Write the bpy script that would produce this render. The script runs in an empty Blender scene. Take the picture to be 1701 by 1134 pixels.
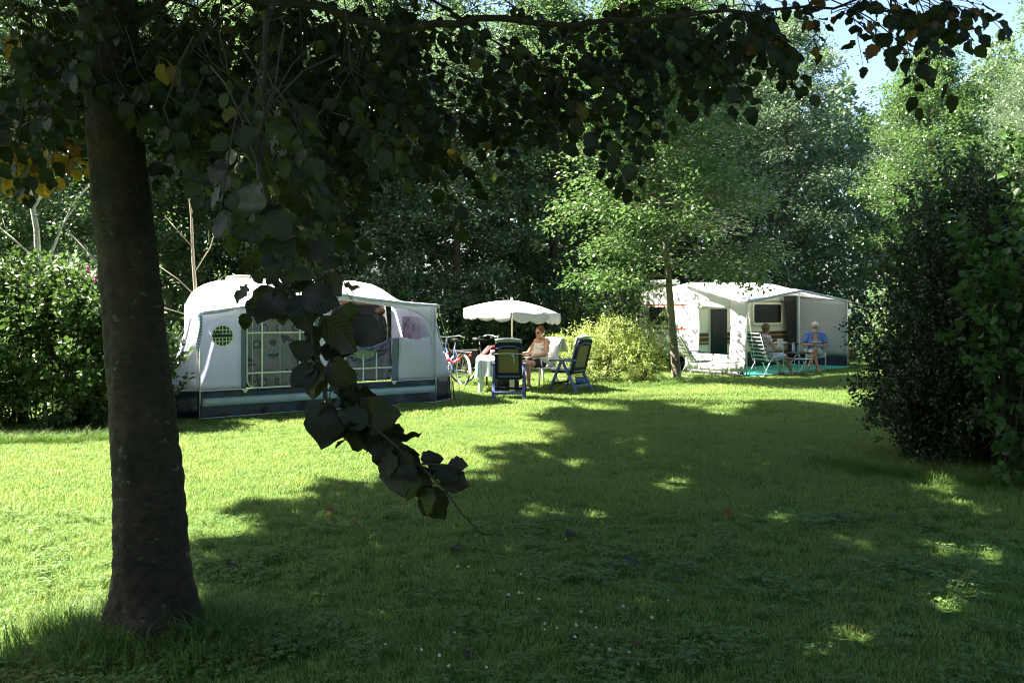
import bpy, bmesh, math, random
import numpy as np
from mathutils import Vector, Matrix

# ------------------------------------------------------------------ camera, sky, sun, exposure
SC = bpy.context.scene
F, CX, HY, EYE = 1379.0, 850.5, 517.0, 1.6       # focal length in photo pixels, centre column, horizon row, eye height
cam_d = bpy.data.cameras.new('camera')
cam = bpy.data.objects.new('camera', cam_d)
SC.collection.objects.link(cam)
cam.location = (0, 0, EYE)
cam.rotation_euler = (math.radians(90), 0, 0)
cam_d.sensor_width = 36.0
cam_d.lens = 36.0 * F / 1701.0
cam_d.shift_y = -50.0 / 1701.0
cam_d.clip_start = 0.05
cam_d.clip_end = 2000
SC.camera = cam

SUN_EL = math.radians(51)
TRAVEL = Vector((0.985, -0.13, 0)).normalized()     # horizontal direction in which the light travels
world = bpy.data.worlds.new('World')
SC.world = world
world.use_nodes = True
wn = world.node_tree
for n in list(wn.nodes):
    wn.nodes.remove(n)
sky = wn.nodes.new('ShaderNodeTexSky')
sky.sky_type = 'NISHITA'
sky.sun_disc = False
sky.sun_elevation = SUN_EL
sky.sun_rotation = math.atan2(-TRAVEL.x, -TRAVEL.y)
sky.air_density = 1.0
sky.dust_density = 1.8
sky.ozone_density = 1.0
bg = wn.nodes.new('ShaderNodeBackground')
bg.inputs['Strength'].default_value = 0.05
wo = wn.nodes.new('ShaderNodeOutputWorld')
wn.links.new(sky.outputs[0], bg.inputs[0])
wn.links.new(bg.outputs[0], wo.inputs[0])

sun_d = bpy.data.lights.new('sun', 'SUN')
sun_d.energy = 5.0
sun_d.angle = math.radians(0.5)
sun_d.color = (1.0, 0.93, 0.80)
sun = bpy.data.objects.new('sun', sun_d)
SC.collection.objects.link(sun)
LDIR = Vector((TRAVEL.x * math.cos(SUN_EL), TRAVEL.y * math.cos(SUN_EL), -math.sin(SUN_EL)))
sun.rotation_euler = LDIR.to_track_quat('-Z', 'Y').to_euler()
sun.location = (-20, 8, 30)

SC.view_settings.view_transform = 'Standard'
SC.view_settings.look = 'None'
SC.view_settings.exposure = 2.95
SC.view_settings.gamma = 1.0
SC.view_settings.use_curve_mapping = False
SC.render.engine = 'CYCLES'
SC.cycles.max_bounces = 6
SC.cycles.diffuse_bounces = 3
SC.cycles.glossy_bounces = 2
SC.cycles.transmission_bounces = 4
SC.cycles.transparent_max_bounces = 8
SC.cycles.caustics_reflective = False
SC.cycles.caustics_refractive = False
SC.cycles.use_denoising = True
SC.cycles.filter_width = 1.1

# ------------------------------------------------------------------ helpers
RNG = np.random.default_rng(7)
PI = math.pi


def at(px, py, Y):
    """World point seen at photo pixel (px, py) at distance Y."""
    return Vector(((px - CX) * Y / F, Y, EYE - (py - HY) * Y / F))


def link(o):
    SC.collection.objects.link(o)
    return o


def fast_mesh(name, V, faces, mat=None, smooth=False):
    """V (n,3); faces: list of (m,k) integer arrays."""
    me = bpy.data.meshes.new(name)
    V = np.asarray(V, np.float32)
    me.vertices.add(len(V))
    me.vertices.foreach_set('co', V.ravel())
    if not isinstance(faces, list):
        faces = [faces]
    faces = [np.asarray(f, np.int32) for f in faces if len(f)]
    nl = sum(f.size for f in faces)
    nf = sum(len(f) for f in faces)
    me.loops.add(nl)
    me.polygons.add(nf)
    me.loops.foreach_set('vertex_index', np.concatenate([f.ravel() for f in faces]))
    tot = np.concatenate([np.full(len(f), f.shape[1], np.int32) for f in faces])
    st = np.concatenate([[0], np.cumsum(tot)[:-1]]).astype(np.int32)
    me.polygons.foreach_set('loop_start', st)
    me.polygons.foreach_set('use_smooth', np.full(nf, smooth, bool))
    me.update(calc_edges=True)
    me.validate()
    if mat:
        me.materials.append(mat)
    return me


class MB:
    """Collects shapes for one mesh."""

    def __init__(s):
        s.v = []
        s.f = []

    def add(s, V, Fs):
        o = len(s.v)
        s.v += [tuple(p) for p in V]
        s.f += [tuple(i + o for i in f) for f in Fs]
        return s

    def box(s, c, size, rot=None):
        x, y, z = [k / 2 for k in size]
        V = [Vector((a, b, d)) for a in (-x, x) for b in (-y, y) for d in (-z, z)]
        if rot is not None:
            V = [rot @ p for p in V]
        c = Vector(c)
        return s.add([p + c for p in V], [(0, 1, 3, 2), (4, 6, 7, 5), (0, 4, 5, 1), (2, 3, 7, 6), (0, 2, 6, 4), (1, 5, 7, 3)])

    def bbox(s, a, b):
        a = Vector(a)
        b = Vector(b)
        return s.box((a + b) / 2, [abs(k) for k in (b - a)])

    def bar(s, a, b, w, h, up=(0, 0, 1)):
        """Rectangular bar from a to b."""
        a = Vector(a)
        b = Vector(b)
        d = (b - a)
        L = d.length
        d = d / L
        u = Vector(up)
        x = d.cross(u)
        if x.length < 1e-4:
            x = d.cross(Vector((1, 0, 0)))
        x.normalize()
        y = x.cross(d)
        R = Matrix((x, d, y)).transposed()
        return s.box((a + b) / 2, (w, L, h), R)

    def tube(s, path, rad, n=8, cap=True, flat=1.0):
        P = [Vector(p) for p in path]
        if not hasattr(rad, '__len__'):
            rad = [rad] * len(P)
        V = []
        ref = Vector((0.13, 0.31, 0.94))
        for i, p in enumerate(P):
            d = (P[min(i + 1, len(P) - 1)] - P[max(i - 1, 0)])
            if d.length < 1e-9:
                d = Vector((0, 0, 1))
            d.normalize()
            x = d.cross(ref)
            if x.length < 0.05:
                x = d.cross(Vector((1, 0, 0)))
            x.normalize()
            y = d.cross(x)
            for k in range(n):
                a = 2 * PI * k / n
                V.append(p + (x * math.cos(a) + y * math.sin(a) * flat) * rad[i])
        Fs = []
        for i in range(len(P) - 1):
            for k in range(n):
                k2 = (k + 1) % n
                Fs.append((i * n + k, i * n + k2, (i + 1) * n + k2, (i + 1) * n + k))
        if cap:
            Fs.append(tuple(range(n - 1, -1, -1)))
            Fs.append(tuple((len(P) - 1) * n + k for k in range(n)))
        return s.add(V, Fs)

    def ell(s, c, r, n=12, m=8, rot=None):
        c = Vector(c)
        V = []
        for i in range(1, m):
            t = PI * i / m
            for k in range(n):
                a = 2 * PI * k / n
                p = Vector((r[0] * math.sin(t) * math.cos(a), r[1] * math.sin(t) * math.sin(a), r[2] * math.cos(t)))
                V.append(c + (rot @ p if rot is not None else p))
        tp = Vector((0, 0, r[2]))
        bt = -tp
        V.append(c + (rot @ tp if rot is not None else tp))
        V.append(c + (rot @ bt if rot is not None else bt))
        Fs = []
        for i in range(m - 2):
            for k in range(n):
                k2 = (k + 1) % n
                Fs.append((i * n + k, (i + 1) * n + k, (i + 1) * n + k2, i * n + k2))
        T = len(V) - 2
        for k in range(n):
            k2 = (k + 1) % n
            Fs.append((T, k, k2))
            Fs.append((T + 1, (m - 2) * n + k2, (m - 2) * n + k))
        return s.add(V, Fs)

    def cap(s, a, b, ra, rb, n=12):
        """Capsule that tapers from ra to rb."""
        a = Vector(a)
        b = Vector(b)
        d = (b - a)
        d.normalize()
        path, rad = [], []
        for t in (0.02, 0.3, 0.6, 0.85):
            path.append(a - d * ra * math.cos(t * PI / 2))
            rad.append(ra * math.sin(t * PI / 2))
        path += [a, b]
        rad += [ra, rb]
        for t in (0.85, 0.6, 0.3, 0.02):
            path.append(b + d * rb * math.cos(t * PI / 2))
            rad.append(rb * math.sin(t * PI / 2))
        return s.tube(path, rad, n)

    def grid(s, fn, nu, nv, thick=0.0):
        """Sheet fn(i/nu, j/nv); with thick a closed slab along its normals."""
        P = [[Vector(fn(i / nu, j / nv)) for j in range(nv + 1)] for i in range(nu + 1)]
        idx = lambda i, j: i * (nv + 1) + j
        V = [p for r in P for p in r]
        Fs = [(idx(i, j), idx(i + 1, j), idx(i + 1, j + 1), idx(i, j + 1)) for i in range(nu) for j in range(nv)]
        if thick:
            N = []
            for i in range(nu + 1):
                for j in range(nv + 1):
                    a = P[min(i + 1, nu)][j] - P[max(i - 1, 0)][j]
                    b = P[i][min(j + 1, nv)] - P[i][max(j - 1, 0)]
                    q = a.cross(b)
                    N.append(q.normalized() if q.length > 1e-12 else Vector((0, 0, 1)))
            o = len(V)
            V = V + [p - q * thick for p, q in zip(V, N)]
            Fs = Fs + [tuple(o + k for k in reversed(f)) for f in Fs]
            for i in range(nu):
                for (a, b) in ((idx(i, 0), idx(i + 1, 0)), (idx(i + 1, nv), idx(i, nv))):
                    Fs.append((b, a, a + o, b + o))
            for j in range(nv):
                for (a, b) in ((idx(0, j + 1), idx(0, j)), (idx(nu, j), idx(nu, j + 1))):
                    Fs.append((b, a, a + o, b + o))
        return s.add(V, Fs)

    def prism(s, pts, axis, lo, hi):
        """Polygon pts (2-D) extruded along axis 0/1/2 from lo to hi."""
        def P(p, k):
            q = list(p)
            q.insert(axis, k)
            return q
        n = len(pts)
        V = [P(p, lo) for p in pts] + [P(p, hi) for p in pts]
        Fs = [tuple(range(n)), tuple(range(2 * n - 1, n - 1, -1))]
        Fs += [(i, i + n, (i + 1) % n + n, (i + 1) % n) for i in range(n)]
        return s.add(V, Fs)

    def mesh(s, name, mat, smooth=False):
        me = bpy.data.meshes.new(name)
        me.from_pydata(s.v, [], s.f)
        me.validate()
        if smooth:
            me.polygons.foreach_set('use_smooth', np.ones(len(me.polygons), bool))
        bm = bmesh.new()
        bm.from_mesh(me)
        bmesh.ops.recalc_face_normals(bm, faces=bm.faces)
        bm.to_mesh(me)
        bm.free()
        if mat:
            me.materials.append(mat)
        return me

    def build(s, name, mat, parent=None, smooth=False, bevel=0.0):
        o = link(bpy.data.objects.new(name, s.mesh(name, mat, smooth)))
        if parent is not None:
            o.parent = parent
        if bevel:
            b = o.modifiers.new('bevel', 'BEVEL')
            b.width = bevel
            b.segments = 2
            b.limit_method = 'ANGLE'
        return o


def tag(o, label=None, cat=None, group=None, kind=None):
    for k, v in (('label', label), ('category', cat), ('group', group), ('kind', kind)):
        if v:
            o[k] = v
    return o


def thing(name, label, cat, loc=(0, 0, 0), rz=0.0, group=None):
    o = link(bpy.data.objects.new(name, None))
    o.empty_display_size = 0.1
    o.location = loc
    o.rotation_euler = (0, 0, rz)
    return tag(o, label, cat, group)


def put(name, me, parent=None, loc=(0, 0, 0), label=None):
    o = link(bpy.data.objects.new(name, me))
    o.location = loc
    if parent is not None:
        o.parent = parent
    if label:
        o['label'] = label
    return o


def copy_tree(o, parent=None):
    c = o.copy()
    SC.collection.objects.link(c)
    c.parent = parent
    for ch in list(o.children):
        copy_tree(ch, c)
    return c


def lerp(a, b, t):
    return a + (b - a) * t


def curve_of(keys):
    xs = [k[0] for k in keys]
    ys = [k[1] for k in keys]
    return lambda x: float(np.interp(x, xs, ys))


def in_poly(x, y, poly):
    c = False
    j = len(poly) - 1
    for i in range(len(poly)):
        xi, yi = poly[i]
        xj, yj = poly[j]
        if (yi > y) != (yj > y) and x < (xj - xi) * (y - yi) / (yj - yi) + xi:
            c = not c
        j = i
    return c


# ------------------------------------------------------------------ materials
def new_mat(name):
    m = bpy.data.materials.new(name)
    m.use_nodes = True
    nt = m.node_tree
    for n in list(nt.nodes):
        nt.nodes.remove(n)
    out = nt.nodes.new('ShaderNodeOutputMaterial')
    return m, nt, out


def node(nt, kind, **kw):
    n = nt.nodes.new(kind)
    for k, v in kw.items():
        setattr(n, k, v)
    return n


def ramp(nt, src, stops):
    r = nt.nodes.new('ShaderNodeValToRGB')
    e = r.color_ramp.elements
    while len(e) < len(stops):
        e.new(0.5)
    for i, (p, c) in enumerate(stops):
        e[i].position = p
        e[i].color = (*c, 1) if len(c) == 3 else c
    nt.links.new(src, r.inputs[0])
    return r.outputs[0]


def noise(nt, scale, detail=4, rough=0.55, coord='Object', stretch=None):
    tc = node(nt, 'ShaderNodeTexCoord')
    src = tc.outputs[coord]
    if stretch:
        mp = node(nt, 'ShaderNodeMapping')
        mp.inputs['Scale'].default_value = stretch
        nt.links.new(src, mp.inputs[0])
        src = mp.outputs[0]
    t = node(nt, 'ShaderNodeTexNoise')
    t.inputs['Scale'].default_value = scale
    t.inputs['Detail'].default_value = detail
    t.inputs['Roughness'].default_value = rough
    nt.links.new(src, t.inputs['Vector'])
    return t.outputs[0]


def add_bump(nt, p, src, strength, dist=0.02):
    b = node(nt, 'ShaderNodeBump')
    b.inputs['Strength'].default_value = strength
    b.inputs['Distance'].default_value = dist
    nt.links.new(src, b.inputs['Height'])
    nt.links.new(b.outputs[0], p.inputs['Normal'])


def plain(name, col, rough=0.6, vary=0.12, scale=6.0, bump=0.0, bscale=40.0, metal=0.0, spec=0.5, trans=0.0, stretch=None):
    """Painted, plastic, metal or cloth surface with uneven colour, fine relief and optional see-through light."""
    m, nt, out = new_mat(name)
    p = node(nt, 'ShaderNodeBsdfPrincipled')
    lo = tuple(max(0, c * (1 - vary)) for c in col)
    hi = tuple(min(1, c * (1 + vary)) for c in col)
    c = ramp(nt, noise(nt, scale, 5, stretch=stretch), [(0.3, lo), (0.7, hi)])
    nt.links.new(c, p.inputs['Base Color'])
    p.inputs['Roughness'].default_value = rough
    p.inputs['Metallic'].default_value = metal
    p.inputs['Specular IOR Level'].default_value = spec
    if bump:
        add_bump(nt, p, noise(nt, bscale, 4, stretch=stretch), bump)
    if trans:
        t = node(nt, 'ShaderNodeBsdfTranslucent')
        nt.links.new(c, t.inputs[0])
        mx = node(nt, 'ShaderNodeMixShader')
        mx.inputs[0].default_value = trans
        nt.links.new(p.outputs[0], mx.inputs[1])
        nt.links.new(t.outputs[0], mx.inputs[2])
        nt.links.new(mx.outputs[0], out.inputs[0])
    else:
        nt.links.new(p.outputs[0], out.inputs[0])
    return m


def leaf_mat(name, stops, tcol, trans=0.35, rough=0.42, spec=0.5, rand='island', patch=None):
    """Leaf: colour differs from leaf to leaf, waxy face, light shines through."""
    m, nt, out = new_mat(name)
    if rand == 'island':
        r = node(nt, 'ShaderNodeNewGeometry').outputs['Random Per Island']
    else:
        r = node(nt, 'ShaderNodeObjectInfo').outputs['Random']
    c = ramp(nt, r, stops)
    if patch:
        # worn, dry and lush patches over the field
        pos = node(nt, 'ShaderNodeNewGeometry').outputs['Position']
        tn = node(nt, 'ShaderNodeTexNoise')
        tn.inputs['Scale'].default_value = 0.75
        tn.inputs['Detail'].default_value = 5
        tn.inputs['Roughness'].default_value = 0.65
        nt.links.new(pos, tn.inputs['Vector'])
        pc = ramp(nt, tn.outputs[0], patch)
        mm = node(nt, 'ShaderNodeMix', data_type='RGBA', blend_type='MULTIPLY')
        mm.inputs[0].default_value = 1
        nt.links.new(c, mm.inputs[6])
        nt.links.new(pc, mm.inputs[7])
        c = mm.outputs[2]
    p = node(nt, 'ShaderNodeBsdfPrincipled')
    nt.links.new(c, p.inputs['Base Color'])
    p.inputs['Roughness'].default_value = rough
    p.inputs['Specular IOR Level'].default_value = spec
    t = node(nt, 'ShaderNodeBsdfTranslucent')
    mc = node(nt, 'ShaderNodeMix', data_type='RGBA')
    mc.inputs[0].default_value = 0.6
    nt.links.new(c, mc.inputs[6])
    mc.inputs[7].default_value = (*tcol, 1)
    nt.links.new(mc.outputs[2], t.inputs[0])
    mx = node(nt, 'ShaderNodeMixShader')
    mx.inputs[0].default_value = trans
    nt.links.new(p.outputs[0], mx.inputs[1])
    nt.links.new(t.outputs[0], mx.inputs[2])
    nt.links.new(mx.outputs[0], out.inputs[0])
    return m


def big_leaf_mat(name, a, b, tcol, trans=0.25):
    """Large near leaf with midrib and side veins."""
    m, nt, out = new_mat(name)
    tc = node(nt, 'ShaderNodeTexCoord')
    sx = node(nt, 'ShaderNodeSeparateXYZ')
    nt.links.new(tc.outputs['Object'], sx.inputs[0])
    ab = node(nt, 'ShaderNodeMath', operation='ABSOLUTE')
    nt.links.new(sx.outputs[1], ab.inputs[0])
    k = node(nt, 'ShaderNodeMath', operation='MULTIPLY_ADD')
    k.inputs[1].default_value = -0.75
    nt.links.new(ab.outputs[0], k.inputs[0])
    nt.links.new(sx.outputs[0], k.inputs[2])
    fr = node(nt, 'ShaderNodeMath', operation='PINGPONG')
    nt.links.new(k.outputs[0], fr.inputs[0])
    fr.inputs[1].default_value = 0.055
    mn = node(nt, 'ShaderNodeMath', operation='MINIMUM')
    nt.links.new(fr.outputs[0], mn.inputs[0])
    nt.links.new(ab.outputs[0], mn.inputs[1])
    oi = node(nt, 'ShaderNodeObjectInfo')
    base = ramp(nt, oi.outputs['Random'], [(0.0, a), (1.0, b)])
    blot = ramp(nt, noise(nt, 5, 4), [(0.35, (0.75, 0.75, 0.75)), (0.75, (1.2, 1.1, 1.0))])
    mul = node(nt, 'ShaderNodeMix', data_type='RGBA', blend_type='MULTIPLY')
    mul.inputs[0].default_value = 1
    nt.links.new(base, mul.inputs[6])
    nt.links.new(blot, mul.inputs[7])
    vein = ramp(nt, mn.outputs[0], [(0.0, (1, 1, 1)), (0.012, (0, 0, 0))])
    mv = node(nt, 'ShaderNodeMix', data_type='RGBA')
    nt.links.new(vein, mv.inputs[0])
    nt.links.new(mul.outputs[2], mv.inputs[6])
    mv.inputs[7].default_value = (*[min(1, 1.5 * q + 0.012) for q in b], 1)
    p = node(nt, 'ShaderNodeBsdfPrincipled')
    nt.links.new(mv.outputs[2], p.inputs['Base Color'])
    p.inputs['Roughness'].default_value = 0.5
    p.inputs['Specular IOR Level'].default_value = 0.3
    add_bump(nt, p, vein, -0.4, 0.02)
    t = node(nt, 'ShaderNodeBsdfTranslucent')
    t.inputs[0].default_value = (*tcol, 1)
    mx = node(nt, 'ShaderNodeMixShader')
    mx.inputs[0].default_value = trans
    nt.links.new(p.outputs[0], mx.inputs[1])
    nt.links.new(t.outputs[0], mx.inputs[2])
    nt.links.new(mx.outputs[0], out.inputs[0])
    return m


def bark_mat(name, a, b, c=None, scale=10.0, stretch=(1, 1, 4), bump=0.7):
    m, nt, out = new_mat(name)
    p = node(nt, 'ShaderNodeBsdfPrincipled')
    n1 = noise(nt, scale, 8, 0.65, stretch=stretch)
    n0 = noise(nt, 3.2, 6, 0.6)
    ad = node(nt, 'ShaderNodeMath', operation='MULTIPLY_ADD')
    nt.links.new(n1, ad.inputs[0])
    ad.inputs[1].default_value = 0.5
    sc = node(nt, 'ShaderNodeMath', operation='MULTIPLY')
    nt.links.new(n0, sc.inputs[0])
    sc.inputs[1].default_value = 0.5
    nt.links.new(sc.outputs[0], ad.inputs[2])
    c1 = ramp(nt, ad.outputs[0], [(0.38, a), (0.62, b)])
    if c:
        n2 = noise(nt, 16, 5, 0.6, stretch=(1, 1, 1.4))
        f = ramp(nt, n2, [(0.62, (0, 0, 0)), (0.70, (1, 1, 1))])
        mx = node(nt, 'ShaderNodeMix', data_type='RGBA')
        nt.links.new(f, mx.inputs[0])
        nt.links.new(c1, mx.inputs[6])
        mx.inputs[7].default_value = (*c, 1)
        c1 = mx.outputs[2]
    nt.links.new(c1, p.inputs['Base Color'])
    p.inputs['Roughness'].default_value = 0.85
    add_bump(nt, p, n1, bump, 0.06)
    nt.links.new(p.outputs[0], out.inputs[0])
    return m


def stripes_mat(name, cols, axis, period, rough=0.8, trans=0.0, vary=True):
    """Woven or printed stripes along a local axis: cols = [(start 0..1, colour)]."""
    m, nt, out = new_mat(name)
    tc = node(nt, 'ShaderNodeTexCoord')
    sx = node(nt, 'ShaderNodeSeparateXYZ')
    nt.links.new(tc.outputs['Object'], sx.inputs[0])
    k = node(nt, 'ShaderNodeMath', operation='DIVIDE')
    nt.links.new(sx.outputs[axis], k.inputs[0])
    k.inputs[1].default_value = period
    fr = node(nt, 'ShaderNodeMath', operation='FRACT')
    nt.links.new(k.outputs[0], fr.inputs[0])
    c = ramp(nt, fr.outputs[0], cols)
    c.node.color_ramp.interpolation = 'CONSTANT'
    p = node(nt, 'ShaderNodeBsdfPrincipled')
    nt.links.new(c, p.inputs['Base Color'])
    p.inputs['Roughness'].default_value = rough
    add_bump(nt, p, noise(nt, 60, 3), 0.15)
    if trans:
        t = node(nt, 'ShaderNodeBsdfTranslucent')
        nt.links.new(c, t.inputs[0])
        mx = node(nt, 'ShaderNodeMixShader')
        mx.inputs[0].default_value = trans
        nt.links.new(p.outputs[0], mx.inputs[1])
        nt.links.new(t.outputs[0], mx.inputs[2])
        nt.links.new(mx.outputs[0], out.inputs[0])
    else:
        nt.links.new(p.outputs[0], out.inputs[0])
    return m


def curtain_mat(name):
    """Grey cotton printed with dark arcs and flecks of blue, pink and sea green."""
    m, nt, out = new_mat(name)
    tc = node(nt, 'ShaderNodeTexCoord')
    p = node(nt, 'ShaderNodeBsdfPrincipled')
    v = node(nt, 'ShaderNodeTexVoronoi')
    v.inputs['Scale'].default_value = 4.2
    nt.links.new(tc.outputs['Object'], v.inputs['Vector'])
    ring = node(nt, 'ShaderNodeMath', operation='PINGPONG')
    nt.links.new(v.outputs['Distance'], ring.inputs[0])
    ring.inputs[1].default_value = 0.28
    arcs = ramp(nt, ring.outputs[0], [(0.0, (0, 0, 0)), (0.225, (0, 0, 0)), (0.24, (1, 1, 1)), (0.30, (1, 1, 1))])
    n = node(nt, 'ShaderNodeTexNoise')
    n.inputs['Scale'].default_value = 20
    n.inputs['Detail'].default_value = 4
    n.inputs['Distortion'].default_value = 2.5
    nt.links.new(tc.outputs['Object'], n.inputs['Vector'])
    base = ramp(nt, n.outputs[0], [(0.34, (0.04, 0.05, 0.30)), (0.41, (0.08, 0.24, 0.27)), (0.45, (0.22, 0.20, 0.28)), (0.50, (0.10, 0.10, 0.14)),
                                   (0.55, (0.34, 0.32, 0.44)), (0.60, (0.42, 0.08, 0.22)), (0.66, (0.07, 0.09, 0.40))])
    mx = node(nt, 'ShaderNodeMix', data_type='RGBA')
    nt.links.new(arcs, mx.inputs[0])
    nt.links.new(base, mx.inputs[6])
    mx.inputs[7].default_value = (0.03, 0.035, 0.10, 1)
    nt.links.new(mx.outputs[2], p.inputs['Base Color'])
    p.inputs['Roughness'].default_value = 0.8
    nt.links.new(p.outputs[0], out.inputs[0])
    return m


def pane_mat(name, gloss=0.12, tint=(1, 1, 1)):
    m, nt, out = new_mat(name)
    t = node(nt, 'ShaderNodeBsdfTransparent')
    t.inputs[0].default_value = (*tint, 1)
    g = node(nt, 'ShaderNodeBsdfGlossy')
    g.inputs['Roughness'].default_value = 0.12
    add_bump(nt, g, noise(nt, 5, 2), 0.25)
    mx = node(nt, 'ShaderNodeMixShader')
    mx.inputs[0].default_value = gloss
    nt.links.new(t.outputs[0], mx.inputs[1])
    nt.links.new(g.outputs[0], mx.inputs[2])
    nt.links.new(mx.outputs[0], out.inputs[0])
    return m


def ground_mat():
    m, nt, out = new_mat('lawn soil and turf')
    p = node(nt, 'ShaderNodeBsdfPrincipled')
    n1 = noise(nt, 0.9, 5, 0.6)
    n2 = noise(nt, 38, 6, 0.7)
    a = ramp(nt, n1, [(0.3, (0.045, 0.095, 0.020)), (0.55, (0.065, 0.125, 0.028)), (0.75, (0.10, 0.13, 0.045))])
    b = ramp(nt, n2, [(0.3, (0.45, 0.45, 0.42)), (0.7, (1.3, 1.3, 1.2))])
    mul = node(nt, 'ShaderNodeMix', data_type='RGBA', blend_type='MULTIPLY')
    mul.inputs[0].default_value = 1
    nt.links.new(a, mul.inputs[6])
    nt.links.new(b, mul.inputs[7])
    nt.links.new(mul.outputs[2], p.inputs['Base Color'])
    p.inputs['Roughness'].default_value = 0.95
    p.inputs['Specular IOR Level'].default_value = 0.1
    add_bump(nt, p, n2, 0.8, 0.03)
    nt.links.new(p.outputs[0], out.inputs[0])
    return m


M = {}
M['ground'] = ground_mat()
M['grass'] = leaf_mat('grass blade', [(0.0, (0.068, 0.155, 0.030)), (0.35, (0.116, 0.230, 0.044)), (0.7, (0.165, 0.275, 0.060)), (0.95, (0.26, 0.31, 0.11)), (1.0, (0.40, 0.36, 0.20))], (0.37, 0.46, 0.13), 0.45, 0.45, 0.3, patch=[(0.34, (0.72, 0.86, 0.8)), (0.5, (1.0, 1.0, 1.0)), (0.62, (1.3, 1.1, 1.15)), (0.72, (1.6, 1.15, 1.4))])
M['clover'] = leaf_mat('clover leaf', [(0.0, (0.07, 0.14, 0.04)), (1.0, (0.14, 0.22, 0.06))], (0.24, 0.36, 0.08), 0.35, 0.55, 0.3)
M['tallgrass'] = leaf_mat('long grass blade', [(0.0, (0.05, 0.11, 0.02)), (1.0, (0.11, 0.19, 0.04))], (0.2, 0.36, 0.05), 0.3, 0.5, 0.3)
M['bark'] = bark_mat('dark smooth bark', (0.008, 0.005, 0.003), (0.062, 0.041, 0.024), (0.16, 0.14, 0.10), 9, (2.0, 2.0, 3.0), 1.0)
M['bark2'] = bark_mat('forest bark', (0.05, 0.04, 0.03), (0.14, 0.115, 0.085), None, 8, (3, 3, 1), 0.8)
M['bark_pale'] = bark_mat('pale mottled bark', (0.11, 0.09, 0.065), (0.27, 0.24, 0.19), (0.06, 0.05, 0.035), 9, (1, 1, 2), 0.6)
M['birch'] = bark_mat('white bark', (0.38, 0.36, 0.30), (0.60, 0.58, 0.52), (0.10, 0.09, 0.08), 9, (1, 1, 4), 0.5)
M['twig'] = plain('twig', (0.035, 0.025, 0.016), 0.8, 0.3, 30)
M['twig_pale'] = plain('pale twig', (0.30, 0.26, 0.19), 0.8, 0.2, 30)

# ------------------------------------------------------------------ the ground
def ground():
    xs = np.concatenate([[-400, -150, -70, -40], np.arange(-26, 26.1, 0.8), [40, 70, 150, 400]])
    ys = np.concatenate([[-60, -20, -8], np.arange(-3, 40.1, 0.8), [60, 100, 200, 500]])
    X, Yg = np.meshgrid(xs, ys, indexing='ij')
    Z = 0.012 * np.sin(X * 0.9 + 1) * np.sin(Yg * 0.7) + 0.008 * np.sin(X * 2.3 + Yg * 1.7)
    Z = np.where((np.abs(X) > 26) | (Yg > 40), 0, Z)
    V = np.stack([X.ravel(), Yg.ravel(), Z.ravel()], 1)
    n, m = len(xs), len(ys)
    i, j = np.meshgrid(np.arange(n - 1), np.arange(m - 1), indexing='ij')
    a = (i * m + j).ravel()
    Fc = np.stack([a, a + m, a + m + 1, a + 1], 1)
    o = put('ground', fast_mesh('ground', V, Fc, M['ground'], True))
    tag(o, 'mown lawn of the camping field', 'lawn', kind='structure')


def gz(x, y):
    return 0.012 * np.sin(x * 0.9 + 1) * np.sin(y * 0.7) + 0.008 * np.sin(x * 2.3 + y * 1.7)


ground()

# ------------------------------------------------------------------ leaves and wood
T_SIMPLE = (np.array([[0, 0, 0], [0.42, 0.36, 0.06], [1, 0, -0.08], [0.42, -0.36, 0.06]]), np.array([[0, 3, 2], [0, 2, 1]]))
T_OVAL = (np.array([[0, 0, 0], [0.22, 0.3, 0.07], [0.62, 0.36, 0.05], [1, 0, -0.1], [0.62, -0.36, 0.05], [0.22, -0.3, 0.07], [0.5, 0, -0.02]]),
          np.array([[0, 6, 1], [1, 6, 2], [2, 6, 3], [3, 6, 4], [4, 6, 5], [5, 6, 0]]))
T_NARROW = (np.array([[0, 0, 0], [0.4, 0.17, 0.03], [1, 0, -0.14], [0.4, -0.17, 0.03]]), np.array([[0, 3, 2], [0, 2, 1]]))


def unit(a):
    return a / np.maximum(np.linalg.norm(a, axis=1, keepdims=True), 1e-9)


def leaf_cloud(P, D, N, L, T):
    """One leaf of template T at each point P, pointing along D, facing N, L long."""
    tv, tf = T
    D = unit(D)
    N = unit(N - D * np.sum(N * D, 1, keepdims=True))
    S = np.cross(N, D)
    V = P[:, None, :] + L[:, None, None] * (tv[None, :, 0:1] * D[:, None, :] + tv[None, :, 1:2] * S[:, None, :] + tv[None, :, 2:3] * N[:, None, :])
    k = len(tv)
    Fc = tf[None] + (np.arange(len(P)) * k)[:, None, None]
    return V.reshape(-1, 3), Fc.reshape(-1, tf.shape[1])


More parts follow.
